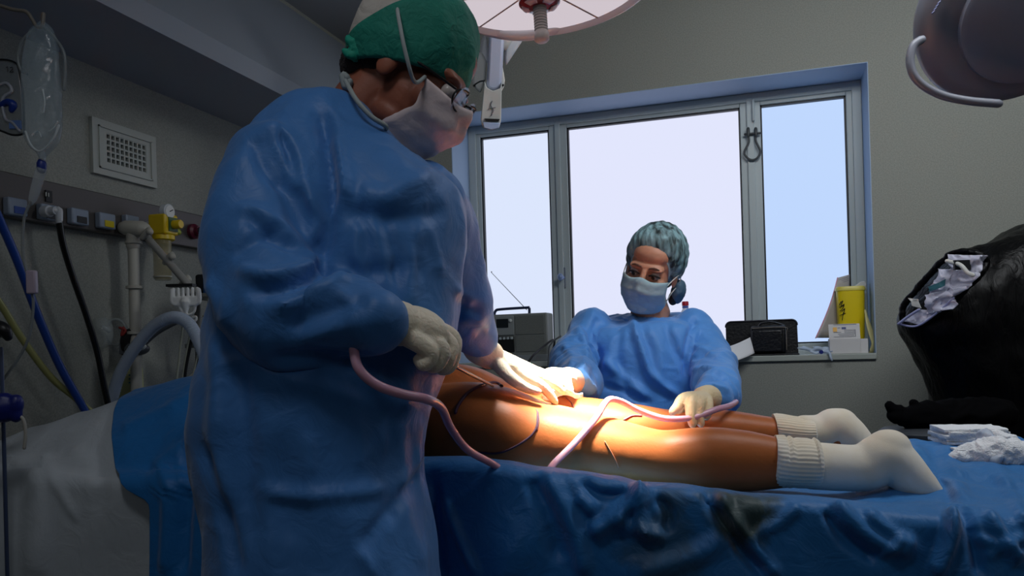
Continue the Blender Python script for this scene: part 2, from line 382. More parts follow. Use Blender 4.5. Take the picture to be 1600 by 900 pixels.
# bottle
bp = sill(1073, WY+.1); bw = .03
bot = thing('water_bottle', bp, 'clear plastic bottle with a red cap behind the seated assistant', 'bottle')
zt_ = at_y(1072, 471, WY+.1).z; bh = zt_-bp.z
bm = bmesh.new(); lathe(bm, [(.028, 0), (.031, .006), (.031, bh*.55), (.03, bh*.62), (.022, bh*.78), (.0115, bh*.87), (.0115, bh*.9)], bp, EZ, 28); obj('body', bm, mat('clear_bottle', (215, 225, 240), .12, alpha=.55), bot)
bm = bmesh.new(); lathe(bm, [(.0125, bh*.88), (.0125, bh*.92)], bp, EZ, 20); obj('collar', bm, mat('bottle_collar', (90, 110, 190), .4), bot)
bm = bmesh.new(); lathe(bm, [(.0135, bh*.925), (.0135, bh*.985), (.012, bh)], bp, EZ, 20); obj('cap', bm, mat('red_cap', (190, 25, 50), .4), bot)
# black case + pouch
yc = WY+.1
a, b = at_y(1134, 520, yc), at_y(1246, 520, yc); top = at_y(1190, 501, yc).z
bm = bmesh.new(); w = b.x-a.x; h = top-zb
pts = []
for cx_, cz_, a0 in ((a.x+.02, zb+h-.02, 90), (b.x-.02, zb+h-.02, 0)):
    for k in range(6):
        t = math.radians(a0+(k*18 if a0 == 90 else k*18)); pts.append((cx_+.02*math.cos(t), cz_+.02*math.sin(t)))
P = sorted(pts[:6], key=lambda q: (q[0], q[1]))+sorted(pts[6:], key=lambda q: (q[0], -q[1]))
P = [(a.x, zb)]+P+[(b.x+.002, zb)]
loft(bm, [[Vector((x, y, z)) for x, z in P] for y in (yc, yc+.012)])
case = thing('zip_case', Vector(((a.x+b.x)/2, yc, zb)), 'open black padded zip case propped upright on the window sill', 'case')
M_blk = mat('black_nylon', (14, 14, 18), .55, bump=.3, bscale=80)
obj('back_panel', bm, M_blk, case, bevel=.003)
bm = bmesh.new()
abox(bm, a.x+.004, b.x+.002, WY+.0, yc, zb, zb+.006); obj('bottom_flap', bm, M_blk, case, bevel=.002)
bm = bmesh.new(); tube(bm, [Vector((x, yc-.002, z)) for x, z in P[1:-1]], .003, smooth=False); obj('zip_edge', bm, mat('zip_grey', (50, 50, 60), .4), case)
yp = WY+.02
a, b = at_y(1173, 520, yp), at_y(1228, 520, yp); top = at_y(1200, 509, yp).z
pouch = thing('camera_pouch', Vector(((a.x+b.x)/2, yp+.03, zb+.006)), 'small boxy black leather pouch with a top loop standing in front of the zip case', 'pouch')
M_lea = mat('black_leather', (13, 14, 19), .35, bump=.2, bscale=120)
bm = bmesh.new(); abox(bm, a.x, b.x, yp, yp+.055, zb+.007, top); obj('body', bm, M_lea, pouch, bevel=.009)
bm = bmesh.new(); abox(bm, a.x+.005, b.x-.012, yp-.01, yp+.002, zb+.013, top-.016); obj('front_pocket', bm, M_lea, pouch, bevel=.006)
bm = bmesh.new(); mx_ = (a.x+b.x)/2; tube(bm, [Vector((mx_-.035, yp+.02, top-.002)), Vector((mx_-.02, yp+.02, top+.012)), Vector((mx_+.02, yp+.02, top+.013)), Vector((b.x-.004, yp+.02, top-.002))], .004); obj('carry_loop', bm, M_lea, pouch)
bm = bmesh.new(); tube(bm, [Vector((a.x+.006, yp-.001, top-.008)), Vector((b.x-.004, yp-.001, top-.008)), Vector((b.x+.001, yp+.004, top-.03)), Vector((b.x+.001, yp+.004, zb+.02))], .0018, n=4); obj('zip', bm, mat('zip_silver', (120, 112, 105), .35, .6), pouch)
# paper sheet
bm = bmesh.new()
rows = []
for j in range(9):
    v = j/8; r = []
    for i in range(15):
        u = i/14
        pa = at_y(1172, 527, WY-.02).lerp(at_y(1179, 552, WY-.03), v); pb = at_y(1116, 546, WY-.03).lerp(at_y(1120, 569, WY-.12), v)
        q = pa.lerp(pb, u); q = q + Vector((0, -.015*math.sin(u*3.1), -.008*math.sin(u*3.14)*(1))); r.append(q)
    rows.append(r)
grid(bm, rows); o = tag(solid(obj('paper_sheet', bm, mat('paper', (235, 236, 240), .8)), .0008), 'curled white paper sheet hanging off the sill beside the black pouch', 'paper')
# crumpled tube packet
pk = thing('tubing_packet', sill(1262, WY+.03), 'crumpled clear plastic packet with a blue plug lying on the sill', 'packet')
bm = bmesh.new(); y_ = WY+.02
for k in range(9):
    px0 = 1247+k*4; tube(bm, [at_y(px0, 545+random.uniform(-4, 4), y_), at_y(px0+12, 548+random.uniform(-5, 4), y_-.012*random.random()), at_y(px0+22, 549+random.uniform(-3, 2), y_)], [.004, .007, .004], flat=.5)
me = remesh(bm, .0022, 2); obj('wrapper', me, mat('clear_wrap', (190, 205, 225), .2, alpha=.7), pk)
bm = bmesh.new(); c_ = at_y(1283, 550, y_-.015); lathe(bm, [(.0075, 0), (.0075, .012)], c_, -EY, 18); obj('plug', bm, mat('navy_plug', (25, 40, 120), .4), pk)
bm = bmesh.new(); tube(bm, [at_y(1288, 550, y_-.01), at_y(1296, 552, WY-.02), at_y(1298, 558, WY-.03), at_y(1300, 563, WY-.03)], [.004, .005, .005, .003]); tube(bm, [at_y(1292, 550, y_-.01), at_y(1300, 549, WY-.01)], .003); obj('wrapper_tail', bm, MATS['clear_wrap'], pk)
# small carton
yb_ = WY+.005
a, b = at_y(1296, 530, yb_), at_y(1344.5, 530, yb_); zt1 = at_y(1320, 529, yb_).z; zt2 = at_y(1320, 506, yb_+.02).z
box_ = thing('carton', Vector(((a.x+b.x)/2, yb_+.04, zb)), 'small open white medicine carton in front of the yellow bin', 'box')
M_card = mat('white_card', (206, 204, 204), .7)
bm = bmesh.new(); abox(bm, a.x, b.x, yb_, yb_+.075, zb, zt1); obj('body', bm, M_card, box_, bevel=.0015)
bm = bmesh.new(); abox(bm, b.x+.001, b.x+.028, yb_+.02, yb_+.075, zb, zt1-.002); obj('side_flap', bm, M_card, box_, bevel=.001)
bm = bmesh.new(); pa, pb = Vector((a.x-.001, yb_+.001, zt1)), Vector((b.x, yb_+.001, zt1)); up_ = Vector((0, .02, zt2-zt1))
loft(bm, [[pa, pb, pb+up_, pa+up_], [pa+EY*.002, pb+EY*.002, pb+up_+EY*.002, pa+up_+EY*.002]]); obj('lid', bm, M_card, box_)
def decal(name, par, u0, u1, v0, v1, m):
    bm = bmesh.new(); f = lambda u, v: pa.lerp(pb, u)+up_*v-EY*.0012
    quad(bm, [f(u0, v0), f(u1, v0), f(u1, v1), f(u0, v1)]); o = solid(obj(name, bm, m, par, smooth=False), .0005); return o
decal('orange_square', box_, .14, .27, .48, .78, mat('orange_ink', (235, 180, 90), .6))
decal('blue_block', box_, .42, .56, .64, .78, mat('blue_ink', (70, 80, 130), .6))
for u0, u1, v in ((.16, .9, .94), (.3, .38, .72), (.15, .4, .42), (.5, .84, .5), (.5, .84, .4), (.3, .84, .3), (.33, .8, .2)):
    decal('printed_line', box_, u0, u1, v, v+.03, mat('grey_ink', (120, 120, 130), .6))
for u0, u1, v0, v1 in ((.15, .86, .12, .14), (.84, .86, .12, .6), (.5, .86, .58, .6)): decal('printed_frame', box_, u0, u1, v0, v1, MATS['grey_ink'])
# yellow sharps bin
yb_ = WY+.085; a, b = at_y(1306, 480, yb_+.05), at_y(1351, 480, yb_+.05); rr = (b.x-a.x)/2; c_ = Vector(((a.x+b.x)/2, yb_+.04, zb)); bh = at_y(1330, 451, yb_+.04).z-zb
binn = thing('sharps_bin', c_, 'bright yellow sharps bin with a clear lid in the window corner', 'bin')
bm = bmesh.new()
loft(bm, [ell(c_+EZ*z, EX, EY, rr*s, rr*.75*s, 40, 3.2) for z, s in ((0, .88), (.004, .9), (bh*.9, 1), (bh*.97, 1.0))]); obj('body', bm, mat('yellow_bin', (226, 200, 22), .35, coat=.2), binn)
bm = bmesh.new(); loft(bm, [ell(c_+EZ*z, EX, EY, rr*s, rr*.75*s, 40, 3.2) for z, s in ((bh*.965, 1.05), (bh*1.0, 1.06), (bh*1.03, .98))]); obj('rim', bm, mat('bin_rim', (214, 200, 90), .35), binn)
bm = bmesh.new(); ct = at_y(1344, 446, yb_+.04)
loft(bm, [[ct+Vector((x*.034-.01, .0+dy, z*.022-.006)) for x, z in ((-1, -.3), (-.2, .3), (.4, 1), (.8, 1), (1, .4), (.7, -.5))] for dy in (0, .02)]); obj('lid_flap', bm, mat('clear_lid', (225, 225, 225), .2, alpha=.7), binn, bevel=.003)
bm = bmesh.new(); yf = c_.y-rr*.75-.001
for st in (((1313, 474), (1317, 470), (1314, 478), (1319, 475)), ((1312, 480), (1319, 477), (1315, 484), (1312, 486)), ((1316, 486), (1320, 482), (1318, 491)), ((1312, 493), (1321, 489)), ((1318, 488), (1316, 500)), ((1314, 471), (1311, 477))):
    tube(bm, [at_y(x, y, yf) for x, y in st], .0012, seg=6)
obj('handwriting', bm, M_black, binn)
# leaning folder + glove
bm = bmesh.new(); yq = WY+.1
A = [at_y(1275, 528, yq-.03), at_y(1309, 434, yq+.06), at_y(1327, 429, yq+.09), at_y(1326, 528, yq+.09)]
rows = []
for i in range(11):
    u = i/10; lo = A[0].lerp(A[3], u); hi = A[1].lerp(A[2], u)
    rows.append([lo.lerp(hi, v/8)+EX*(.008*math.sin(v/8*3.1)*(1-u)) for v in range(9)])
grid(bm, rows); fo = tag(solid(obj('paper_folder', bm, mat('manila', (176, 170, 166), .7)), .002), 'grey card folder with a pink edge leaning on the window beside the yellow bin', 'folder')
bm = bmesh.new(); tube(bm, [r+EX*-.001 for r in rows[0]], .0022); obj('pink_edge', bm, mat('pink_edge', (214, 150, 168), .7), fo)
bm = bmesh.new(); e0 = A[1].lerp(A[2], .1)-EZ*.01-EY*.004; e1 = A[1].lerp(A[2], .9)-EZ*.008-EY*.004
for k in range(3): tube(bm, [e0-EZ*.007*k, e1-EZ*.007*k], .0008, seg=5)
obj('printed_line', bm, MATS['grey_ink'], fo)
bm = bmesh.new(); c0 = at_y(1354, 487, WY+.08)
pts = [at_y(x, y, WY+.05) for x, y in ((1352, 485), (1355, 500), (1361, 520), (1366, 536), (1362, 548), (1360, 550))]
tube(bm, pts, [.004, .009, .014, .015, .012, .006], flat=.35, seg=16); tag(obj('latex_glove', bm, mat('yellow_latex', (205, 196, 140), .5)), 'limp yellowish latex glove tucked behind the yellow bin', 'glove')

# ------------------------------------------------------------------ left wall: supply rail, vent grille
def wl(px, py, d=0): return at_x(px, py, LX+d)
def patch(bm, q, d0, d1):
    """box on the left wall through 4 measured corners, from depth d0 to d1"""
    P0 = [wl(x, y, d0) for x, y in q]; ys = [p.y for p in P0]; zs = [p.z for p in P0]
    ya, yb = (P0[0].y+P0[3].y)/2, (P0[1].y+P0[2].y)/2; za, zb2 = (P0[2].z+P0[3].z)/2, (P0[0].z+P0[1].z)/2
    return abox(bm, LX+d0, LX+d1, ya, yb, za, zb2), (ya, yb, za, zb2)
RZ0, RZ1 = wl(150, 361.5, .03).z, wl(150, 299.5, .03).z
ry1 = wl(331, 360, .03).y
rail = thing('medical_supply_rail', Vector((LX, .6, RZ0)), 'long brushed steel gas supply rail fixed along the left wall', 'supply rail')
bm = bmesh.new(); abox(bm, LX+.001, LX+.03, -.8, ry1, RZ0, RZ1); obj('rail_body', bm, M_steel, rail, bevel=.003)
def outlet(q, label_rgb, name, lab=True):
    bm = bmesh.new(); _, (ya, yb, za, zb2) = patch(bm, q, .03, .05); o = obj('outlet', bm, mat('outlet_grey', (128, 140, 156), .4, .2), rail, bevel=.004)
    bm = bmesh.new(); ym = (ya+yb)/2; w_ = (yb-ya)*.33; zm = za+(zb2-za)*.3; abox(bm, LX+.05, LX+.052, ym-w_*.7, ym+w_, zm-.008, zm+.009); obj('outlet_label', bm, mat(name, label_rgb, .5), o)
    return ym, (za+zb2)/2
outlet(((3, 308), (34, 313), (34, 340), (4, 336)), (40, 70, 140), 'blue_label')
o2 = outlet(((55, 318), (82, 323), (84, 347), (56, 343)), (20, 22, 24), 'black_label')
outlet(((103, 325), (130, 329), (131, 354), (104, 350)), (26, 26, 26), 'dark_label')
outlet(((147, 332), (172, 336), (173, 360), (148, 356)), (200, 180, 20), 'yellow_label')
outlet(((188, 335), (209, 340), (210, 364), (190, 360)), (110, 120, 130), 'grey_label')
bm = bmesh.new(); patch(bm, ((70, 297), (80, 299), (80, 317), (70, 315)), .03, .034); obj('sign_plate', bm, MATS['black_label'], rail)
for (x, y) in ((72, 303), (76, 304)):
    bm = bmesh.new(); tube(bm, [wl(x, y-2, .035), wl(x, y+3, .035)], .0015, seg=5, smooth=False); obj('sign_mark', bm, M_white, rail)
kn = thing('valve_knob', wl(300, 362, .03), 'dark red round valve knob at the right end of the steel rail', 'valve')
bm = bmesh.new(); lathe(bm, [(.024, 0), (.024, .012), (.016, .018), (.016, .03)], wl(300, 362, .03), EX, 24); obj('body', bm, mat('burgundy', (90, 22, 45), .4), kn)
bm = bmesh.new(); lathe(bm, [(.012, .03), (.012, .045), (.006, .047)], wl(300, 362, .03), EX, 20); obj('plug', bm, mat('dark_metal', (60, 60, 64), .35, .7), kn)
# connector + black hose
c_ = wl(68, 331, .05)
cn = thing('gas_connector', c_, 'chrome gas connector plugged into the second outlet of the rail', 'connector')
M_chr = mat('chrome', (190, 195, 200), .15, 1)
bm = bmesh.new(); lathe(bm, [(.014, 0), (.014, .02), (.010, .022), (.010, .04)], c_, EX, 20); obj('plug', bm, M_chr, cn)
bm = bmesh.new(); e_ = wl(92, 329, .09); tube(bm, [c_+EX*.035, (c_+EX*.035).lerp(e_, .6), e_, e_-EZ*.03], [.009, .008, .009, .008]); obj('elbow', bm, M_chr, cn)
bm = bmesh.new(); tube(bm, [e_-EZ*.025]+[wl(x, y, .09) for x, y in ((98, 380), (113, 430), (134, 490), (152, 550), (162, 600), (175, 660))], .008)
hs = tag(obj('black_hose', bm, mat('black_hose', (14, 15, 15), .25)), 'glossy black hose curving down the left wall from the chrome connector', 'hose')
for nm, rgb, pts, r, lab in (('blue_hose', (24, 62, 140), ((-30, 280), (0, 345), (28, 410), (62, 500), (95, 575), (137, 650), (150, 690)), .0095, 'thick blue rubber hose running diagonally down the left wall'),
                             ('yellow_hose', (150, 150, 92), ((-30, 440), (0, 474), (35, 530), (80, 590), (118, 622), (150, 650)), .008, 'pale olive yellow hose crossing under the blue hose')):
    bm = bmesh.new(); tube(bm, [wl(x, y, .12 if nm == 'blue_hose' else .1) for x, y in pts], r); tag(obj(nm, bm, mat(nm, rgb, .35)), lab, 'hose')
# vent grille : frame with real holes
q = ((143, 184), (243, 212), (246, 292), (147, 272)); P0 = [wl(x, y, .012) for x, y in q]
ya, yb = (P0[0].y+P0[3].y)/2, (P0[1].y+P0[2].y)/2; za, zb2 = (P0[2].z+P0[3].z)/2, (P0[0].z+P0[1].z)/2
vent = thing('air_vent', Vector((LX, (ya+yb)/2, za)), 'square white ventilation grille high on the left wall', 'vent')
M_vent = mat('vent_paint', (168, 172, 166), .5)
hy0, hy1 = ya+(yb-ya)*.2, yb-(yb-ya)*.17; hz0, hz1 = za+(zb2-za)*.24, zb2-(zb2-za)*.22
bm = bmesh.new()
abox(bm, LX+.001, LX+.012, ya, hy0, za, zb2); abox(bm, LX+.001, LX+.012, hy1, yb, za, zb2); abox(bm, LX+.001, LX+.012, hy0, hy1, za, hz0); abox(bm, LX+.001, LX+.012, hy0, hy1, hz1, zb2)
obj('frame', bm, M_vent, vent, smooth=False)
bm = bmesh.new(); g = .006
for (a0, a1, b0, b1) in ((ya+.02, yb-.02, za+.018, za+.022), (ya+.02, yb-.02, zb2-.022, zb2-.018), (ya+.02, ya+.024, za+.018, zb2-.018), (yb-.024, yb-.02, za+.018, zb2-.018)): abox(bm, LX+.012, LX+.016, a0, a1, b0, b1)
obj('raised_edge', bm, M_vent, vent, smooth=False)
bm = bmesh.new()
for i in range(10): y_ = hy0+(hy1-hy0)*i/9; abox(bm, LX+.002, LX+.011, y_-.0026, y_+.0026, hz0, hz1)
for i in range(6): z_ = hz0+(hz1-hz0)*i/5; abox(bm, LX+.002, LX+.0105, hy0, hy1, z_-.0026, z_+.0026)
obj('grid', bm, M_vent, vent, smooth=False)
bm = bmesh.new(); abox(bm, LX+.0008, LX+.0018, hy0, hy1, hz0, hz1); obj('duct_shade_sheet', bm, mat('duct_shade', (8, 9, 10), .9), vent)  # near-black sheet stands in for the shade inside the duct
# ------------------------------------------------------------------ left side apparatus
# suction regulator: yellow body, gauge, jar
g0 = wl(255, 352, .10)
reg = thing('suction_regulator', g0, 'yellow suction regulator with pressure gauge and clear jar on the steel rail', 'regulator')
M_yel = mat('regulator_yellow', (206, 176, 22), .35)
bm = bmesh.new(); box(bm, g0, EX, EY, EZ, .03, .028, .03); obj('body', bm, M_yel, reg, bevel=.006)
bm = bmesh.new(); box(bm, g0+EX*.031+EY*.004, EX, EY, EZ, .002, .018, .02); obj('face_plate', bm, mat('green_plate', (60, 90, 50), .5), reg)
bm = bmesh.new(); lathe(bm, [(.013, .03), (.013, .055), (.011, .058)], g0+EY*.006, EX, 20); obj('dial', bm, M_yel, reg)
bm = bmesh.new(); box(bm, g0-EX*.045, EX, EY, EZ, .028, .012, .012); obj('mount', bm, M_chr, reg)
bm = bmesh.new(); lathe(bm, [(.022, -.008), (.022, .008), (.019, .01)], wl(261, 331, .12), EX, 28); gg = obj('gauge', bm, M_chr, reg)
bm = bmesh.new(); lathe(bm, [(.018, .01), (.018, .0115)], wl(261, 331, .12), EX, 28); obj('gauge_face', bm, M_white, gg)
bm = bmesh.new(); c_ = wl(261, 331, .12)+EX*.012; tube(bm, [c_-EY*.002, c_+EY*.01+EZ*.006], .0012, seg=6, smooth=False); obj('needle', bm, M_black, gg)
bm = bmesh.new(); tube(bm, [g0+EZ*.02+EY*.004, wl(261, 336, .12)], .006, smooth=False); obj('stem', bm, M_chr, reg)
bm = bmesh.new(); tube(bm, [g0+EY*.025-EZ*.008, g0+EY*.06-EZ*.012], [.008, .01], smooth=False); obj('side_tap', bm, mat('lime_tap', (150, 160, 30), .4), reg)
jc = g0-EZ*.03
bm = bmesh.new(); lathe(bm, [(.03, 0), (.031, -.012), (.026, -.016)], jc, EZ, 28); obj('jar_cap', bm, M_yel, reg)
M_jar = mat('amber_clear', (170, 160, 120), .1, alpha=.5)
bm = bmesh.new(); lathe(bm, [(.026, -.016), (.026, -.045), (.024, -.05), (.024, -.125), (.02, -.13)], jc-EY*.008, EZ, 28); obj('jar', bm, M_jar, reg)
bm = bmesh.new(); lathe(bm, [(.0255, -.118), (.0255, -.122)], jc-EY*.008, EZ, 28); obj('jar_ring', bm, M_cream, reg)
# pole with boom and tube holder
zp = 2.24; RS = 1.2
def A(px, py, d=0): return at(px, py, zp+d)
pole = thing('circuit_support_pole', A(210, 640), 'cream upright pole with angled boom carrying a comb shaped tube holder', 'stand')
bm = bmesh.new(); tube(bm, [A(208, 362), A(226, 1183)], .0125, smooth=False, seg=18); obj('pole', bm, M_cream, pole)
for y in (379, 449, 520):
    bm = bmesh.new(); c_ = A(208.5+(y-370)*.02, y); lathe(bm, [(.015, -.004), (.019, -.003), (.019, .003), (.015, .004)], c_, EZ, 20); obj('collar', bm, M_cream, pole)
bm = bmesh.new(); tube(bm, [A(196, 356), A(222, 358, -.01)], [.017, .019], smooth=False, seg=20); tube(bm, [A(208, 356), A(208, 385)], .0155, smooth=False, seg=20); obj('elbow_joint', bm, M_cream, pole)
bm = bmesh.new(); tube(bm, [A(222, 362), A(295, 446, -.05)], .0085, smooth=False, seg=14); obj('boom', bm, mat('boom_grey', (140, 140, 136), .45), pole)
for x, y in ((228, 365), (263, 404), (288, 440)):
    bm = bmesh.new(); tube(bm, [A(x-5, y+6, -.02), A(x+5, y-6, -.03)], .007, smooth=False); sph(bm, A(x+6, y-3, -.035), .008); obj('clamp_knob', bm, M_cream, pole)
bm = bmesh.new(); box(bm, A(283, 446, -.05), RT, FW, EZ, .03, .012, .003); obj('clip_plate', bm, M_black, pole)
bm = bmesh.new(); cp = A(290, 466, -.06)
tube(bm, [cp+(RT*x+EZ*z)*RS for x, z in ((-.03, .018), (-.031, -.002), (-.026, -.012), (0, -.014), (.026, -.012), (.031, -.002), (.03, .018))], .0055)
box(bm, cp-EZ*.007*RS, RT, FW, EZ, .026, .005, .01)
for k in range(6): tube(bm, [cp+(RT*(-.027+k*.0108)-EZ*.004)*RS, cp+(RT*(-.027+k*.0108)+EZ*.022)*RS], .0038, smooth=False)
tube(bm, [cp-EZ*.01, cp-EZ*.035], [.013, .005]); tube(bm, [cp-EZ*.03, cp-EZ*.045+RT*.004, cp-EZ*.038+RT*.022, cp-EZ*.02+RT*.026], .003); tube(bm, [cp-EZ*.03, cp-EZ*.045-RT*.005, cp-EZ*.02-RT*.02], .003)
obj('tube_holder', remesh(bm, .0022, 2), mat('bright_plastic', (222, 224, 222), .4), pole)
bm = bmesh.new(); tube(bm, [A(x, y, -.06) for x, y in ((292, 497), (300, 503), (306, 500), (306, 495), (301, 496))], .003); obj('hook', bm, M_white, pole)
# lower valve, red fittings
bm = bmesh.new(); sph(bm, A(214, 545), (.03, .026, .016)); box(bm, A(198, 545), RT, FW, EZ, .012, .012, .012); obj('valve_block', bm, mat('grey_valve', (80, 84, 88), .4), pole)
bm = bmesh.new(); tube(bm, [A(208, 520), A(200, 528), A(196, 548)], [.014, .016, .013]); obj('dark_fitting', bm, mat('black_plastic', (22, 22, 24), .4), pole)
bm = bmesh.new(); tube(bm, [A(187, 512, -.02), A(196, 516, -.02), A(190, 524, -.02), A(193, 512, -.02)], .003); obj('red_tap', bm, mat('dull_red', (130, 40, 36), .5), pole)
bm = bmesh.new(); tube(bm, [A(207, 546, -.04), A(222, 544, -.045), A(226, 541, -.045)], .004); sph(bm, A(207, 546, -.04), .008); obj('wing_screw', bm, M_white, pole)
# face mask (anaesthetic)
am = thing('breathing_mask', A(180, 520, -.01), 'round clear plastic breathing mask hanging left of the cream pole', 'breathing mask')
bm = bmesh.new(); ax = (RT*-.8-FW*.6).normalized(); lathe(bm, [(.012, .0), (.03, -.005), (.037, -.02), (.034, -.036), (.03, -.04)], A(176, 520, -.03), -ax, 28); obj('dome', bm, mat('clear_dome', (190, 200, 200), .08, alpha=.3), am)
bm = bmesh.new()
tube(bm, [A(181+17*math.cos(t), 519+20*math.sin(t), 0) for t in [k*math.pi/8 for k in range(17)]], .0035); obj('cushion', bm, mat('clear_cushion', (170, 178, 178), .15, alpha=.6), am)
bm = bmesh.new(); tube(bm, [A(170, 516, -.03), A(162, 512, -.04)], .006); obj('nozzle', bm, MATS['clear_cushion'], am)
# breathing tube (large arch)
bm = bmesh.new(); bt = [(165, 690, -.05), (172, 640, -.05), (185, 590, -.06), (208, 548, -.08), (238, 512, -.1), (268, 496, -.12), (292, 503, -.14), (308, 528, -.16), (322, 565, -.18), (330, 600, -.2)]
pts = [A(x, y, d) for x, y, d in bt]
P = catmull([(p.x, p.y, p.z) for p in pts], 22); bm = bmesh.new()
tube(bm, [Vector(p) for p in P], [.0125 + .0012*(k % 2) for k in range(len(P))], seg=16, smooth=False)
tag(obj('breathing_tube', bm, mat('corrugated_tube', (176, 190, 208), .3, alpha=.85)), 'wide corrugated clear tube arching over in front of the tube holder', 'tube')
bm = bmesh.new(); tube(bm, [A(x, y, .02) for x, y in ((208, 548), (240, 518), (272, 500))], .013); tag(obj('tube_branch', bm, mat('grey_branch', (84, 88, 92), .4)), 'darker grey tube branch beneath the clear corrugated arch', 'tube')
# pale reservoir bag
bm = bmesh.new(); rows = [(552, .5, .6), (560, 15, .7), (580, 19, 1), (620, 21, 1), (680, 20, 1), (740, 14, .8), (760, 3, .3)]
loft(bm, [ell(A(204, y, .03), RT, FW, w*zp/F, .02*s, 24) for y, w, s in rows]); rb = tag(obj('reservoir_bag', bm, mat('pale_latex_bag', (176, 178, 128), .5)), 'pale yellow breathing reservoir bag hanging below the cream pole', 'bag')
bm = bmesh.new()
for y in (586, 592, 598): tube(bm, [A(202, y, .008), A(208, y, .008)], .0018, seg=6)
obj('printed_mark', bm, mat('teal_ink', (40, 110, 130), .5), rb)
RS = 1.0
# monitor stack at the right of pole
ms = thing('anaesthesia_monitor', at(325, 445, 2.38), 'dark blue monitor on an equipment shelf half hidden behind the surgeon', 'monitor')
bm = bmesh.new(); box(bm, at(333, 445, 2.38), RT, FW, EZ, .035, .05, .028); obj('housing', bm, mat('monitor_shell', (18, 20, 24), .4), ms, bevel=.008)
bm = bmesh.new(); box(bm, at(334, 446, 2.328), RT, FW, EZ, .03, .002, .022); obj('screen', bm, mat('monitor_blue', (28, 66, 110), .25), ms)
sh = thing('equipment_shelf', at(330, 520, 2.4), 'grey instrument trolley with rails and shelves behind the standing surgeon', 'trolley')
M_rail = mat('trolley_grey', (105, 106, 100), .4, .3)
for y, nm in ((465, 'shelf'), (540, 'shelf'), (615, 'shelf')):
    bm = bmesh.new(); box(bm, at(350, y, 2.42), RT, FW, EZ, .07, .12, .006); obj(nm, bm, M_rail, sh, bevel=.002)
for x in (308, 390):
    bm = bmesh.new(); tube(bm, [at(x, 460, 2.4), at(x+14, 1143, 2.4)], .009, smooth=False); obj('post', bm, M_rail, sh)
bm = bmesh.new(); tube(bm, [at(x, y, 2.28) for x, y in ((296, 600), (300, 588), (318, 584), (335, 582))], .007); obj('grab_rail', bm, M_cream, sh)
bm = bmesh.new(); box(bm, at(330, 515, 2.29), RT, FW, EZ, .018, .02, .02); obj('sensor_block', bm, M_cream, sh, bevel=.003)
bm = bmesh.new(); box(bm, at(318, 528, 2.28), RT, FW, EZ, .008, .01, .008); obj('red_switch', bm, MATS['dull_red'], sh, bevel=.002)
bm = bmesh.new(); tube(bm, [at(318, 494, 2.28), at(334, 492, 2.28)], .003, smooth=False); obj('amber_rod', bm, mat('amber', (150, 130, 60), .4), sh)
for k, (pts, r, nm, c) in enumerate((
    (((288, 490), (282, 540), (276, 600), (274, 660)), .0028, 'clear_line', 0), (((300, 510), (290, 560), (282, 620), (280, 660)), .003, 'clear_line', 0),
    (((302, 520), (290, 580), (286, 640)), .004, 'black_cable', 1), (((332, 435), (326, 470), (312, 540), (296, 610), (290, 650)), .0025, 'clear_line', 0),
    (((300, 530), (312, 560), (316, 600)), .003, 'clear_line', 0))):
    bm = bmesh.new(); tube(bm, [at(x, y, 2.16) for x, y in pts], r, seg=8)
    tag(obj('infusion_line' if not c else 'monitor_cable', bm, mat('line_clear', (150, 154, 140), .3) if not c else M_black), ['thin line hanging from the tube holder, leftmost of the hanging lines', 'thin line hanging just right of the leftmost one', 'black cable hanging between the thin lines', 'long thin line falling from the blue monitor', 'short thin line under the arch of the corrugated tube'][k], 'cable' if c else 'tube', None if c else 'thin lines hanging behind the surgeon')
# IV bag
zi = 1.5
def I(px, py, d=0): return at(px, py, zi+d)
iv = thing('infusion_bag', I(60, 230), 'clear infusion bag hanging at the upper left of the room', 'infusion bag')
M_bag = mat('clear_bag', (150, 168, 178), .12, alpha=.32, bump=.4, bscale=30, spec=.8)
bm = bmesh.new(); prof = [(36, 66, 3, .2), (44, 66, 14, .5), (60, 65, 22, .8), (100, 64, 27, 1), (150, 65, 29, 1.2), (190, 66, 29, 1.2), (210, 66, 27, 1.1), (228, 67, 19, .8), (238, 67, 9, .5), (246, 66, 4, .3)]
pp = catmull(prof, 5)
loft(bm, [ell(I(x, y), RT, FW, w*zi/F, .018*s, 32) for y, x, w, s in pp]); me = bpy.data.meshes.new('bag'); bmesh.ops.recalc_face_normals(bm, faces=bm.faces[:]); bm.to_mesh(me); bm.free(); crumple(me, .003, 30)
obj('bag', me, M_bag, iv)
bm = bmesh.new(); tube(bm, [I(40, 206, -.02), I(48, 226, -.022), I(60, 236, -.02), I(70, 232, -.02), I(84, 216, -.022), I(92, 196, -.02)], .0022); tube(bm, [I(52, 212, -.02), I(60, 205, -.02), I(64, 214, -.02)], .0015); tube(bm, [I(76, 206, -.02), I(84, 200, -.02), I(90, 190, -.02)], .0015)
tube(bm, [I(67, 140, -.03), I(70, 160, -.031), I(68, 175, -.03)], .0014)
obj('weld_seam', bm, mat('seam', (200, 208, 210), .2, alpha=.6), iv)
bm = bmesh.new(); tube(bm, [I(66, 240), I(66, 256)], .006, smooth=False); obj('outlet_port', bm, mat('port', (190, 200, 205), .2, alpha=.6), iv)
bm = bmesh.new(); tube(bm, [I(65, 255), I(65, 264)], .0085, smooth=False, seg=16); obj('blue_spike', bm, mat('spike_blue', (24, 44, 120), .4), iv)
bm = bmesh.new(); tube(bm, [I(64, 266), I(60, 280), I(52, 308), I(48, 318)], [.01, .0095, .008, .004], seg=16); obj('drip_chamber', bm, mat('chamber', (190, 200, 205), .1, alpha=.35), iv)
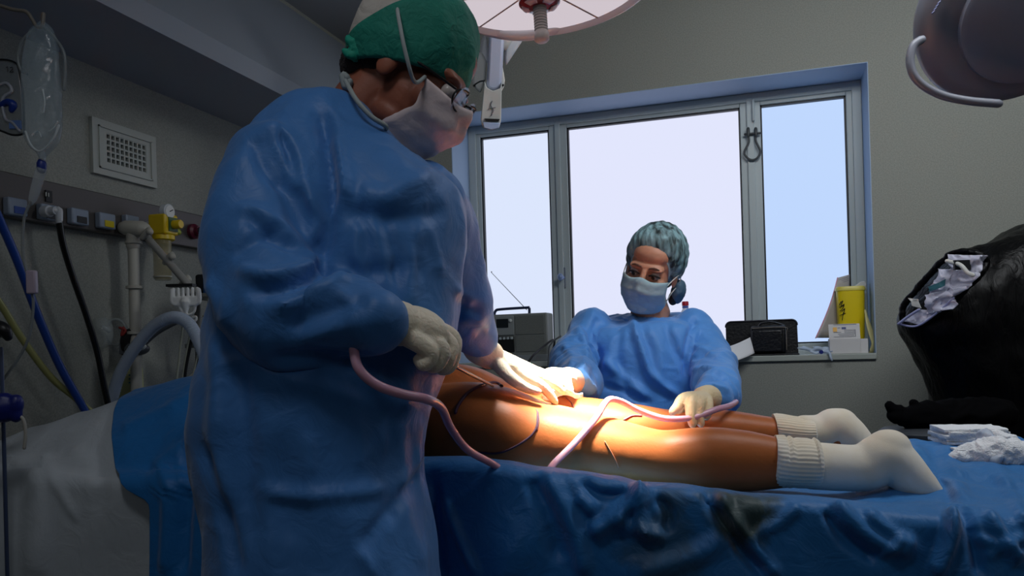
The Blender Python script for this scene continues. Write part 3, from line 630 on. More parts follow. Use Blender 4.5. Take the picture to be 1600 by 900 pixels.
bm = bmesh.new(); tube(bm, [I(x, y) for x, y in ((48, 316), (38, 340), (35, 380), (38, 410), (46, 440), (52, 480), (40, 540), (0, 600))], .0026, seg=8); obj('drip_line', bm, mat('drip_tube', (140, 146, 146), .2, alpha=.7), iv)
bm = bmesh.new(); box(bm, I(50, 441, -.004), RT, FW, EZ, .009, .006, .022); obj('roller_clamp', bm, mat('pink_clamp', (180, 165, 180), .4), iv, bevel=.003)
bm = bmesh.new(); tube(bm, [I(x, y) for x, y in ((66, 40), (82, 55), (98, 78), (102, 100), (100, 140))], .003); tube(bm, [I(x, y, .01) for x, y in ((60, 42), (38, 60), (28, 85), (32, 108), (42, 115))], .003); obj('hanging_strap', bm, mat('strap_clear', (120, 128, 130), .3, alpha=.6), iv)
bm = bmesh.new(); tube(bm, [I(x, y, -.005) for x, y in ((-110, -560), (-100, -120), (-60, -20), (10, 12), (40, 18), (50, 30), (58, 42), (66, 40), (68, 22))], .0035); obj('hook', bm, mat('hook_steel', (105, 100, 92), .35, .8), iv)
# clear pouch behind with tubing
pz = thing('equipment_pouch', at(12, 150, 1.75), 'clear pouch with blue fittings hanging at the left edge behind the infusion bag', 'pouch')
def Q(px, py, d=0): return at(px, py, 1.75+d)
bm = bmesh.new()
oc = [(-40, 96), (0, 93), (22, 97), (30, 110), (36, 150), (38, 200), (36, 209), (20, 211), (0, 204), (-40, 190)]
loft(bm, [[Q(x, y, -.01) for x, y in oc], [Q(x, y, .012) for x, y in oc]]); obj('pouch_film', bm, mat('pouch_film', (110, 118, 126), .15, alpha=.45), pz, bevel=.004)
bm = bmesh.new(); tube(bm, [Q(x, y, -.012) for x, y in oc+oc[:1]], .0022); obj('pouch_edge', bm, mat('dark_edge', (16, 18, 22), .4), pz)
bm = bmesh.new(); tube(bm, [Q(x, y, -.015) for x, y in ((2, 164), (12, 160), (20, 164), (18, 172))], [.006, .008, .009, .006]); obj('blue_fitting', bm, mat('spike_blue2', (20, 50, 130), .4), pz)
bm = bmesh.new(); tube(bm, [Q(x, y, -.015) for x, y in ((-5, 135), (10, 130), (18, 142), (4, 155), (8, 185), (20, 192), (30, 204))], .0035); obj('coiled_tube', bm, mat('pale_coil', (150, 155, 165), .3), pz)
bm = bmesh.new(); box(bm, Q(24, 195, -.014), RT, FW, EZ, .012, .003, .009); obj('pale_blue_card', bm, mat('pale_blue', (90, 120, 175), .5), pz)
bm = bmesh.new()
for pts in (((10, 106), (12, 104), (12, 112)), ((16, 106), (20, 105), (19, 109), (15, 113), (21, 112))): tube(bm, [Q(x, y, -.014) for x, y in pts], .0009, seg=5, n=2)
obj('printed_digits', bm, M_black, pz)
# left edge pole with blue clamps, black cone
ep = thing('drip_stand', at(5, 720, 1.45), 'slim steel drip stand at the left picture edge with blue clamps', 'stand')
bm = bmesh.new(); tube(bm, [at(2, 545, 1.45), at(8, 760, 1.45), at(27, 1525, 1.45)], .0035, smooth=False); obj('pole', bm, mat('blue_steel', (60, 72, 100), .3, .6), ep)
for k in range(5):
    bm = bmesh.new(); q = at(27, 1525, 1.45); a = 2*math.pi*k/5; tube(bm, [Vector((q.x, q.y, .04)), Vector((q.x+.13*math.cos(a), q.y+.13*math.sin(a), .02))], .012, smooth=False); obj('foot', bm, M_steel, ep)
bm = bmesh.new()
for x, y, r in ((6, 637, .022), (25, 632, .013), (25, 646, .011)): tube(bm, [at(x, y-5, 1.43), at(x, y+5, 1.43)], r, smooth=False)
obj('clamp', remesh(bm, .003, 3), mat('clamp_blue', (24, 34, 110), .4), ep)
bm = bmesh.new(); tube(bm, [at(x, y, 1.43) for x, y in ((26, 648), (36, 655), (40, 675), (38, 700))], .003); obj('lead', bm, M_cream, ep)
bm = bmesh.new(); tube(bm, [at(-12, 515, 1.43), at(5, 515, 1.42), at(12, 526, 1.42)], [.02, .013, .008]); obj('black_knob', bm, MATS['black_plastic'], ep)

# ------------------------------------------------------------------ operating lamps
lc = at(840, -40, 1.55); AIM = att(926, 674, -.05)
axis = (c2w(0.05, -1, 0)-c2w(0, 0, .42)).normalized()
axis = (RT*.03 - UP*.995 - FW*.08).normalized()
lamp = thing('operating_lamp', lc, 'lit round operating lamp hanging over the patient with red hub and clear handle', 'operating lamp')
R = .235
M_shell = mat('lamp_shell', (206, 204, 206), .35)
bm = bmesh.new(); lathe(bm, [(.05, -.11), (.13, -.09), (R-.02, -.03), (R+.004, -.004), (R+.004, .010), (R-.004, .014), (R-.010, .008), (R-.014, 0)], lc, axis, 72); obj('housing', bm, M_shell, lamp)
LE = emis('lamp_glass_glow', (226, 214, 222), .82)
bm = bmesh.new(); lathe(bm, [(R-.013, .004), (R*.6, .012), (.06, .018), (.03, .019)], lc, axis, 72); 
gl = obj('glass', bm, LE, lamp)
bm = bmesh.new()
u_ = axis.orthogonal().normalized(); v_ = axis.cross(u_)
for k in range(10):
    t = 2*math.pi*k/10+.2; d = u_*math.cos(t)+v_*math.sin(t)
    tube(bm, [lc+axis*.0195+d*.07, lc+axis*.0085+d*(R-.02)], .0016, seg=6, smooth=False)
obj('reflector_seam', bm, mat('seam_grey', (150, 120, 110), .5), lamp)
hub = lc+axis*.02
bm = bmesh.new(); lathe(bm, [(.034, -.008), (.034, .02), (.040, .032), (.040, .038), (.032, .044), (.016, .047)], hub, axis, 40); obj('hub', bm, mat('hub_red', (128, 20, 26), .25, coat=.5), lamp)
bm = bmesh.new()
for k in range(5):
    t0 = 2*math.pi*k/5+.4; rows = []
    for rr_, zz in ((.0345, .0435), (.021, .0475)):
        rows.append([hub+axis*zz+(u_*math.cos(t0+j*.1)+v_*math.sin(t0+j*.1))*rr_ for j in range(9)])
    grid(bm, rows)
solid(obj('hub_sticker', bm, mat('sticker', (205, 190, 195), .5), lamp), .001)
bm = bmesh.new(); pr = [(.0135, .045), (.013, .05)]
for k in range(9): z_ = .05+k*.0055; pr += [(.0118, z_), (.0132, z_+.0018), (.0132, z_+.0036)]
pr += [(.0145, .1), (.0145, .111), (.011, .115)]
lathe(bm, pr, hub, axis, 28); obj('handle', bm, mat('frosted_handle', (196, 184, 178), .35), lamp)
# ring grip
bm = bmesh.new()
ring = []
for k in range(11):
    t = -1+2*k/10; ring.append(lc+axis*.012+(RT*(t*.5-.12)).normalized()*0)
gp = [(730, 30), (745, 42), (765, 50), (800, 56), (830, 56), (862, 47)]
tube(bm, [at(x, y, 1.77) for x, y in ((716, 12), (735, 36), (762, 48), (798, 55), (835, 54), (868, 44))], .0115, seg=14); obj('ring_grip', bm, M_shell, lamp)
bm = bmesh.new(); tube(bm, [lc-axis*.10, lc-axis*.18+UP*.05, Vector((lc.x-.05, lc.y+.05, HZ-.02))], [.03, .03, .035], seg=16); lathe(bm, [(.09, 0), (.09, -.03), (.05, -.05)], Vector((lc.x-.05, lc.y+.05, HZ)), EZ, 30); obj('suspension', bm, M_shell, lamp)
sp = bpy.data.lights.new('surgical_lamp_beam', 'SPOT'); sp.energy = 1150; sp.spot_size = math.radians(23); sp.spot_blend = 1.0; sp.shadow_soft_size = .10; sp.color = (1, .93, .84)
so = bpy.data.objects.new('surgical_lamp_beam', sp); COL.objects.link(so); so.location = hub+axis*.125; so.rotation_euler = (AIM-so.location).to_track_quat('-Z', 'Y').to_euler()
# second lamp arm (behind the first)
za_ = 2.05
arm = thing('lamp_support_arm', at(775, 100, za_), 'white lamp support arm hanging in front of the window top, below the lit lamp', 'support arm')
def B(px, py, d=0): return at(px, py, za_+d)
def pbox(bm, pts, z0, z1):
    return loft(bm, [[at(x, y, z0) for x, y in pts], [at(x, y, z1) for x, y in pts]])
bm = bmesh.new(); pbox(bm, [(766, 20), (790, 20), (784, 132), (780, 140), (770, 142), (761, 138), (760, 130)], za_-.05, za_+.02); obj('upper_arm', bm, mat('arm_blue_white', (178, 186, 210), .35), arm, bevel=.01)
bm = bmesh.new(); pbox(bm, [(757, 126), (761, 137), (770, 142), (781, 138), (784, 128), (783, 188), (780, 200), (768, 204), (754, 200), (751, 188)], za_-.06, za_+.03); o = obj('lower_housing', bm, M_white, arm, bevel=.008)
bm = bmesh.new(); pbox(bm, [(757, 185), (781, 186), (779, 190), (759, 189)], za_-.064, za_-.058); obj('dark_slot', bm, M_black, arm)
bm = bmesh.new(); pbox(bm, [(754, 191), (782, 192), (779, 200), (768, 203), (756, 200)], za_-.066, za_-.058); obj('end_cap', bm, mat('pale_blue_cap', (178, 200, 236), .3), arm, bevel=.002)
bm = bmesh.new(); tube(bm, [B(769, 158, -.062), B(767, 165, -.062), B(771, 172, -.062), B(768, 180, -.062)], .0012, seg=5); tube(bm, [B(763, 170, -.062), B(774, 168, -.062)], .001, seg=5); obj('engraved_mark', bm, MATS['grey_ink'], arm)
bm = bmesh.new(); pbox(bm, [(746, 84), (752, 80), (760, 95), (759, 124), (751, 146), (742, 138), (738, 128), (740, 105)], za_+.0, za_+.06); obj('left_fin', bm, M_white, arm, bevel=.006)
bm = bmesh.new(); pbox(bm, [(785, 102), (789, 125), (788, 134), (784, 143), (781, 130)], za_+.0, za_+.06); obj('right_fin', bm, M_white, arm, bevel=.003)
bm = bmesh.new(); tube(bm, [B(740, 133, -.002), B(750, 127, -.002), B(757, 126, -.002)], .001, seg=5, smooth=True); sph(bm, B(741, 134, -.003), .003); sph(bm, B(786, 133, -.003), .003); obj('joint_line', bm, M_black, arm)
bm = bmesh.new(); pbox(bm, [(792, 30), (826, 20), (815, 66), (790, 104), (787, 90)], za_+.03, za_+.1); pbox(bm, [(752, 60), (762, 50), (764, 100), (756, 96), (749, 82)], za_+.03, za_+.08); obj('rear_arm', bm, mat('arm_pale', (186, 190, 196), .4), arm, bevel=.008)
bm = bmesh.new(); tube(bm, [B(780, 60, .03), B(795, -60, .03), B(800, -170, .03)], .035, seg=16); obj('drop_tube', bm, M_white, arm)
# second lamp, right
l2 = at(1580, 18, 1.75); ax2 = (-RT*.28 + FW*.62 + UP*.55).normalized()   # lit face looks away; back shell faces camera
ax2 = (RT*.1 + FW*.80 + UP*.55).normalized()
sec = thing('second_operating_lamp', l2, 'unlit domed operating lamp seen from below at the upper right', 'operating lamp')
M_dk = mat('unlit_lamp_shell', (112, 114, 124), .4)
R2 = .195
bm = bmesh.new(); lathe(bm, [(.12, .07), (R2-.02, .05), (R2, .02), (R2+.004, 0), (R2-.004, -.02), (R2-.03, -.036), (R2-.055, -.042)], l2, ax2, 72); obj('shell', bm, M_dk, sec)
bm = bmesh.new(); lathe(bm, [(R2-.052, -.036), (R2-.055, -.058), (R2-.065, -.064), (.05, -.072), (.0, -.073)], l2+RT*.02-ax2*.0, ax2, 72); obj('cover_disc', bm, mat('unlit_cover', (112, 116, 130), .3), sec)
bm = bmesh.new(); tube(bm, [at(x, y, 1.72) for x, y in ((1440, 62), (1427, 72), (1422, 95), (1428, 118), (1446, 136), (1475, 150), (1515, 158), (1560, 162))], .009, seg=14); obj('ring_grip', bm, M_dk, sec)
bm = bmesh.new(); tube(bm, [l2+ax2*.05, l2+ax2*.15+UP*.1, Vector((l2.x+.1, l2.y+.1, HZ-.02))], .03, seg=16); lathe(bm, [(.08, 0), (.08, -.03)], Vector((l2.x+.1, l2.y+.1, HZ)), EZ, 24); obj('suspension', bm, M_shell, sec)
bm = bmesh.new()
for k in range(4): tube(bm, [at(1456+k*3, 21-k*5, 1.70), at(1460+k*3, 17-k*5, 1.70)], .0018, seg=5, smooth=False)
obj('lettering', bm, mat('navy_ink', (50, 56, 100), .5), sec)
# ------------------------------------------------------------------ operating table
tabl = thing('operating_table', T(0, 0, 0), 'operating table under the blue and white drapes carrying the patient', 'operating table')
TH = .86
US, UT = (T(1, 0, 0)-T(0, 0, 0)), (T(0, 1, 0)-T(0, 0, 0))
bm = bmesh.new(); box(bm, T(-.05, 0, TH-.055), US, UT, EZ, 1.03, .235, .03); obj('mattress', bm, mat('table_pad', (25, 28, 34), .5), tabl, bevel=.015)
bm = bmesh.new(); box(bm, T(-.05, 0, TH-.10), US, UT, EZ, 1.03, .24, .014); obj('top_frame', bm, M_steel, tabl, bevel=.004)
bm = bmesh.new(); box(bm, T(0, 0, .45), US, UT, EZ, .12, .1, .31); obj('column', bm, M_steel, tabl, bevel=.01)
bm = bmesh.new(); box(bm, T(0, 0, .07), US, UT, EZ, .45, .24, .07); obj('base', bm, M_steel, tabl, bevel=.03)

# ------------------------------------------------------------------ patient: one continuous body lying prone
def secs(bm, L, t, n=24, wid=None):
    """L rows: px, ytop, ybot, halfwidth m, (dt)"""
    rings = []
    LL = catmull(L, 5)
    for x, y0, y1, w, dt in LL:
        P0 = att(x, y0, t+dt); P1 = att(x, y1, t+dt); c = (P0+P1)/2
        rings.append(ell(c, UT, EZ, w, (P0-P1).length/2, n, 2.15))
    loft(bm, rings)
def body_bm(legs=True, far_only=None):
    bm = bmesh.new()
    # near buttock + thigh + calf
    secs(bm, [(640, 640, 740, .06, .02), (670, 606, 745, .095, .01), (710, 597, 748, .11, 0), (760, 598, 750, .118, -.005), (810, 610, 752, .115, -.01), (850, 627, 752, .10, -.012), (900, 638, 752, .09, -.012), (950, 650, 754, .082, -.012), (1000, 664, 757, .072, -.014), (1035, 672, 760, .064, -.015), (1065, 670, 764, .06, -.018), (1110, 667, 768, .062, -.02), (1160, 671, 768, .056, -.02), (1210, 681, 764, .045, -.022), (1260, 695, 760, .034, -.024), (1310, 702, 760, .03, -.026), (1340, 706, 760, .028, -.026)], -.085)
    # far
    secs(bm, [(640, 610, 720, .06, 0), (670, 578, 715, .09, 0), (710, 568, 715, .105, 0), (750, 575, 714, .11, 0), (790, 594, 712, .105, .002), (830, 607, 710, .095, .005), (880, 617, 706, .085, .01), (940, 623, 705, .078, .012), (1000, 632, 702, .07, .015), (1050, 640, 702, .06, .02), (1100, 638, 702, .06, .02), (1150, 642, 702, .054, .022), (1205, 651, 702, .044, .025), (1260, 658, 702, .036, .027), (1310, 664, 706, .034, .028)], .085)
    # waist, back, shoulders, head (under the drapes)
    rings = []
    for s, w, h0, h1 in ((-.06, .17, .87, 1.08), (-.15, .16, .87, 1.085), (-.28, .15, .87, 1.07), (-.42, .17, .87, 1.06), (-.52, .19, .87, 1.05), (-.60, .17, .87, 1.03), (-.64, .08, .9, 1.01), (-.69, .055, .92, 1.0)):
        rings.append(ell(T(s, 0, (h0+h1)/2), UT, EZ, w, (h1-h0)/2, 24, 2.3))
    loft(bm, rings)
    sph(bm, T(-.79, 0, .955), (.105, .075, .085), (US, UT, EZ))
    for sg in (-1, 1):
        tube(bm, [T(-.54, sg*.14, .94), T(-.62, sg*.19, .92), T(-.74, sg*.17, .905), T(-.82, sg*.10, .90)], [.045, .036, .03, .024])
    return bm
bm = body_bm()
# feet inside the socks: heel up, toes on the table
def foot(bm, pts, t, k=1):
    tube(bm, [att(x, y, t+dt) for x, y, r, dt in pts], [r*k for x, y, r, dt in pts], seg=18)
NF = [(1300, 730, .042, 0), (1345, 725, .042, 0), (1385, 712, .04, 0), (1415, 738, .036, 0), (1440, 760, .030, 0), (1458, 772, .02, 0)]
FFt = [(1260, 678, .038, 0), (1290, 672, .036, 0), (1310, 668, .036, 0), (1330, 685, .034, 0), (1345, 700, .03, 0)]
foot(bm, NF, -.11, .78); foot(bm, FFt, .112, .78)
me = remesh(bm, .007, 8, .6)
pat = obj('patient', me, M_skin); tag(pat, 'patient lying face down on the table, bare tanned legs in white socks', 'person')
bmb = bmesh.new(); bmb.from_mesh(me); bvh = BVHTree.FromBMesh(bmb); bmb.free()
def onskin(px, py, lift=.001):
    a, b = ray(px, py); d = (RT*a+UP*b+FW).normalized(); h = bvh.ray_cast(CAM, d)
    return (h[0]+h[1]*lift) if h[0] else None
M_pen = mat('surgical_marker', (66, 34, 58), .6); M_pen2 = mat('faint_marker', (120, 66, 72), .6)
def mark(pts, r, m=None):
    P = [onskin(x, y) for x, y in [q[:2] for q in catmull(pts, 6)]]; P = [p for p in P if p]
    if len(P) < 3: return
    bm = bmesh.new(); tube(bm, P, r, seg=8, smooth=False); obj('marker_line', bm, m or M_pen, pat)
mark([(712, 645), (716, 634), (730, 616), (750, 604), (772, 598), (784, 604)], .0034)
mark([(704, 650), (700, 668), (712, 688), (732, 700)], .0018)
mark([(745, 706), (775, 708), (800, 700), (826, 684), (838, 668), (840, 645)], .002)
mark([(838, 640), (842, 655), (839, 672)], .0012, M_pen2)
mark([(884, 622), (892, 629), (896, 637)], .0012, M_pen2)
mark([(975, 656), (988, 650), (1002, 650)], .002, M_pen2)
mark([(945, 690), (958, 712), (966, 730)], .0012, mat('pale_scar', (178, 112, 76), .5))
# socks
M_sock = mat('cotton_sock', (228, 220, 206), .9, bump=.06, bscale=500, rgb2=(220, 206, 182), vscale=12, sheen=.3)
def sock(leg, pts, cuffs, t, name_label):
    bm = bmesh.new(); rings = []
    P = catmull(pts, 8)
    tube(bm, [att(x, y, t) for x, y, r in P], [r for x, y, r in P], seg=28, smooth=False)
    for q in leg: sph(bm, att(q[0], q[1], t+(q[5] if len(q) > 5 else 0)), q[2:5], (US, UT, EZ))
    me = remesh(bm, .0045, 5, .6)
    s = obj('sock', me, M_sock, pat)
    bm = bmesh.new(); rings = []
    n = 144
    for i, (x0, y0, x1, y1, hw) in enumerate(cuffs):
        c0 = att(x0, y0, t); c1 = att(x1, y1, t); c = (c0+c1)/2; v = (c0-c1)/2
        ring = []
        for k in range(n):
            a = 2*math.pi*k/n; rib = 1+.014*math.sin(k*math.pi/2+.8); ring.append(c + UT*hw*math.cos(a)*rib + v*math.sin(a)*rib)
        rings.append(ring)
    loft(bm, rings); o = obj('sock_cuff', bm, M_sock, s); return s
sock([(1388, 700, .040, .034, .034)], [(1262, 727, .043), (1290, 729, .043), (1325, 731, .042), (1355, 730, .042), (1378, 714, .042), (1398, 722, .040), (1424, 748, .036), (1444, 763, .029), (1462, 775, .019)],
     [(1212, 680, 1206, 756, .046), (1218, 680, 1210, 759, .052), (1226, 680, 1222, 761, .054), (1229, 684, 1226, 760, .052), (1234, 681, 1232, 762, .054), (1240, 685, 1239, 761, .052), (1246, 684, 1248, 762, .053), (1262, 685, 1264, 762, .053), (1270, 687, 1272, 762, .051), (1273, 684, 1275, 762, .053), (1279, 688, 1279, 760, .049), (1281, 694, 1281, 757, .042)], -.11, '')
sock([(1312, 660, .036, .033, .030)], [(1252, 676, .037), (1275, 677, .038), (1290, 675, .038), (1304, 666, .038), (1322, 676, .038), (1342, 696, .034), (1362, 712, .026)],
     [(1208, 647, 1214, 694, .046), (1214, 646, 1220, 698, .049), (1224, 647, 1232, 699, .050), (1240, 650, 1246, 699, .050), (1256, 652, 1262, 699, .049), (1268, 653, 1270, 698, .047), (1271, 657, 1272, 696, .04)], .112, '')

# ------------------------------------------------------------------ drapes over the table
def interp(tab, x):
    if x <= tab[0][0]: return tab[0][1]
    for (a, p), (b, q) in zip(tab, tab[1:]):
        if x <= b:
            u = (x-a)/(b-a); u = u*u*(3-2*u)*.5+u*.5; return p+(q-p)*u
    return tab[-1][1]
TN = -.30
def crest_tab(L, t=TN): return [(loc_t(att(x, y, t))[0], loc_t(att(x, y, t))[2]) for x, y in L]
near_c = crest_tab([(600, 718), (670, 718), (720, 717), (790, 724), (850, 735), (905, 739), (960, 748), (1000, 760), (1060, 762), (1120, 770), (1180, 779), (1260, 782), (1340, 792), (1420, 800), (1480, 804), (1700, 806)])
def ridged(x, y, z=0, s=1):
    q = Vector((x*s, y*s, z)); w = noise.noise_vector(q*.7)*.6; q = q+w; return 1-2*abs(noise.noise(q))
def lower_drape():
    bm = bmesh.new(); rows = []
    s0, s1 = -.155, 1.05; NS, = (520,)
    vt = [('f', k/14) for k in range(15)] + [('t', k/46) for k in range(1, 46)] + [('n', k/170) for k in range(171)]
    for i in range(NS+1):
        s = s0+(s1-s0)*i/NS; hc = interp(near_c, s); row = []
        foot_ = max(0, min(1, (s-.60)/.2)); foot_ = foot_*foot_*(3-2*foot_)
        for kind, v in vt:
            if kind == 'f':
                t = .315+.02*(1-v); h = .40+(TH-.40)*v + .0; h += foot_*.055*v; t += .012*math.sin(s*30+v)
                row.append(T(s, t, h)); continue
            if kind == 't':
                t = .31-(.31-TN-.0)*v*.985; base = TH+.004
                h = base + foot_*.055*max(0, min(1, (t+.22)/.3))
                k = max(0, min(1, (-.15-t)/.13)); k = k*k*(3-2*k)
                h = h*(1-k)+hc*k
                h += .006*ridged(s*6, t*8, 1)*(1-.3*k) + foot_*.010*ridged(s*11, t*12, 4)
                row.append(T(s, t, h)); continue
            # near side: roll over the edge then hang
            r = .022; L = v*1.0
            if L < .05:
                a = L/.05*math.pi/2; t = TN-r*math.sin(a); h = hc-r*(1-math.cos(a))
            else:
                t = TN-r-(L-.05)*.03; h = hc-r-(L-.05)*.78
            d = L
            amp = .024*min(1, d*5)
            w = .55*math.sin(9*s+2.2*noise.noise(Vector((s*2, d*1.5, 3))) + d*2)*.6 + ridged(s*3.2+d*1.6, d*1.2-s*.8, 2)*.75
            fine = ridged(s*9+d*3, d*6-s*3, 7)*.35*math.exp(-d*3)
            t -= amp*(w+fine)
            h += .007*ridged(s*10, d*9, 5)*min(1, d*8)
            row.append(T(s, t, h))
        rows.append(row)
    grid(bm, rows); return bm
bm = lower_drape(); me = bpy.data.meshes.new('drape'); bmesh.ops.recalc_face_normals(bm, faces=bm.faces[:]); bm.to_mesh(me); bm.free()
# orient normals to the camera side
def face_out(me):
    a, n = verts(me); v = a-np.array(CAM); d = (v*n).sum(1)
    if (d > 0).sum() > (d < 0).sum(): me.flip_normals()
face_out(me)
crease(me, [([(850, 742), (880, 790), (905, 850), (915, 900)], 18, .016), ([(830, 745), (855, 800), (875, 880)], 20, -.014),
            ([(1000, 758), (985, 785), (950, 815), (920, 835)], 16, .022), ([(900, 775), (920, 790), (915, 800)], 14, .014), ([(905, 745), (930, 770), (960, 775), (985, 765)], 12, -.014),
            ([(1010, 765), (1000, 800), (1010, 830), (1040, 838)], 14, .018), ([(1025, 775), (1045, 800), (1040, 830)], 12, -.015), ([(960, 810), (990, 825), (1020, 836)], 16, .014),
            ([(1105, 765), (1120, 800), (1160, 860), (1200, 900)], 14, -.022), ([(1120, 775), (1145, 810), (1190, 870), (1215, 900)], 14, .016), ([(1180, 780), (1120, 850), (1050, 880), (980, 900)], 22, .012),
            ([(700, 790), (730, 770), (780, 735)], 8, .006), ([(695, 780), (715, 830), (748, 900)], 10, .012), ([(675, 745), (685, 820), (690, 900)], 14, -.012),
            ([(1300, 785), (1335, 820), (1380, 850), (1430, 860)], 16, .018), ([(1290, 795), (1320, 840), (1370, 875)], 14, -.016), ([(1350, 800), (1390, 830), (1430, 848)], 12, .012),
            ([(1375, 870), (1400, 845), (1405, 838)], 8, .010), ([(1170, 840), (1220, 815), (1250, 790)], 12, .010),
            ([(1490, 800), (1480, 850), (1460, 900)], 16, .028), ([(1500, 790), (1520, 840), (1530, 900)], 14, -.018), ([(1540, 800), (1570, 850), (1590, 880)], 14, .016), ([(1520, 840), (1560, 850), (1600, 840)], 10, .012),
            ([(1540, 870), (1565, 860), (1600, 872)], 10, .010), ([(1470, 690), (1495, 740), (1505, 790)], 14, .010), ([(1500, 740), (1540, 730), (1590, 760)], 14, .012), ([(1450, 700), (1475, 760), (1490, 800)], 10, -.010), ([(1560, 750), (1590, 790), (1600, 820)], 12, .012), ([(1420, 690), (1460, 720), (1500, 730)], 10, .007)])
smoothmesh(me, 3, .5)
# green iodine stain lives in the drape's own colour
M_dr = mat('teal_blue_drape', (32, 108, 172), .5, cloth=7, bump=.4, bscale=24, distort=1.4, var=.1, vscale=5, sheen=.15, spec=.4)
def stain(m, centres):
    nt = m.node_tree; b = nt.nodes['Principled BSDF']; base = b.inputs['Base Color'].links[0].from_socket
    geo = nt.nodes.new('ShaderNodeNewGeometry'); nz = nt.nodes.new('ShaderNodeTexNoise'); nz.inputs['Scale'].default_value = 14; nz.inputs['Detail'].default_value = 6
    nt.links.new(geo.outputs['Position'], nz.inputs['Vector']); last = base
    for c, r, st in centres:
        vm = nt.nodes.new('ShaderNodeVectorMath'); vm.operation = 'DISTANCE'; vm.inputs[1].default_value = c; nt.links.new(geo.outputs['Position'], vm.inputs[0])
        ad = nt.nodes.new('ShaderNodeMath'); ad.operation = 'MULTIPLY_ADD'; ad.inputs[1].default_value = .16; nt.links.new(nz.outputs[0], ad.inputs[0]); nt.links.new(vm.outputs['Value'], ad.inputs[2])
        mr = nt.nodes.new('ShaderNodeMapRange'); mr.inputs[1].default_value = r+.08; mr.inputs[2].default_value = r+.045; mr.inputs[3].default_value = 0; mr.inputs[4].default_value = st; nt.links.new(ad.outputs[0], mr.inputs[0])
        mx = nt.nodes.new('ShaderNodeMix'); mx.data_type = 'RGBA'; mx.inputs[7].default_value = lin((40, 54, 34)); nt.links.new(mr.outputs[0], mx.inputs[0]); nt.links.new(last, mx.inputs[6]); last = mx.outputs[2]
    nt.links.new(last, b.inputs['Base Color'])
stain(M_dr, [(att(1155, 800, -.32), .07, .9), (att(1055, 775, -.32), .02, .6), (att(1040, 870, -.34), .075, .5), (att(1110, 775, -.32), .03, .6)])
dl = tag(obj('blue_drape', me, M_dr), 'stained blue surgical drape under the bare legs, hanging down the near side of the table', 'drape'); solid(dl, .0012, 1)

def spx(px, t): return loc_t(att(px, 680, t))[0]
def upper_drape(s0, s1, top_tab, edge_tab, lift, NS, seed, far=.27, tn=-.27, hang=1.0, start=None):
    rows = []; bm = bmesh.new()
    for i in range(NS+1):
        uu = i/NS; row = []
        def SS(kind, q):
            a_ = s0 if start is None else start(kind, q); return a_+(s1-a_)*uu
        for k in range(12):
            v = k/12; s = SS('t', far); ht = interp(top_tab, s)+lift; he = interp(edge_tab, s)+lift; row.append(T(s, far+lift, .40+(min(ht, he)-.10-.40)*v))
        for k in range(60):
            v = k/59; t = far+lift+(tn-lift*2-far)*v
            s = SS('t', t); ht = interp(top_tab, s)+lift; he = interp(edge_tab, s)+lift
            tc = .0; q = (t-tc)/(far if t > tc else -tn); q = min(1, abs(q))
            lo = (min(ht, he)-.10) if t > tc else he
            h = lo+(ht-lo)*(1-q**2.2)+.005*ridged(s*6, t*7, seed)
            row.append(T(s, t, h))
        for k in range(1, 80):
            L = k/79*hang; r = .025; s = SS('L', L); ht = interp(top_tab, s)+lift; he = interp(edge_tab, s)+lift
            if L < .05: a = L/.05*math.pi/2; t = tn-lift*2-r*math.sin(a); h = he-r*(1-math.cos(a))
            else: t = tn-lift*2-r-(L-.05)*.04; h = he-r-(L-.05)*.78
            amp = .018*min(1, L*5); t -= amp*(.5*math.sin(11*s+1.5*noise.noise(Vector((s*2, L, seed))))+ridged(s*3.5+L, L*1.1, seed+.5)*.7)
            row.append(T(s, t, h+.004*ridged(s*10, L*8, seed+3)))
        rows.append(row)
    grid(bm, rows); me = bpy.data.meshes.new('d'); bmesh.ops.recalc_face_normals(bm, faces=bm.faces[:]); bm.to_mesh(me); bm.free(); face_out(me); return me
top_t = [(loc_t(att(x, y, .0))[0], loc_t(att(x, y, .0))[2]) for x, y in ((-120, 745), (-40, 722), (0, 702), (50, 680), (100, 660), (160, 641), (235, 616), (310, 597), (400, 585), (500, 580), (640, 578), (720, 600))]
edge_t = [(loc_t(att(x, y, -.27))[0], loc_t(att(x, y, -.27))[2]) for x, y in ((-200, 745), (0, 733), (60, 732), (130, 742), (240, 748), (330, 740), (500, 735), (690, 730))]
M_sheet = mat('white_sheet', (186, 194, 200), .85, bump=.25, bscale=18, distort=1.5, var=.06, vscale=6)
me = upper_drape(-1.12, -.45, top_t, edge_t, 0, 170, 11)
crease(me, [([(68, 712), (90, 760), (115, 800), (125, 808)], 10, .005), ([(150, 690), (160, 760), (150, 800)], 16, -.004), ([(5, 715), (40, 722), (80, 715)], 8, .007), ([(110, 700), (130, 720), (170, 715)], 16, .003), ([(60, 740), (60, 830), (55, 900)], 26, .008)])
ws = tag(obj('white_sheet', me, M_sheet), 'white sheet covering the head end of the table at the left', 'sheet'); solid(ws, .001, 1)
bm = bmesh.new(); tube(bm, [at(x, y, zt(x, -.0, y)-.06) for x, y in ((2, 716), (30, 698), (60, 680), (84, 667))], .0012, seg=6); obj('blue_stripe', bm, mat('sheet_stripe', (110, 120, 190), .7), ws)
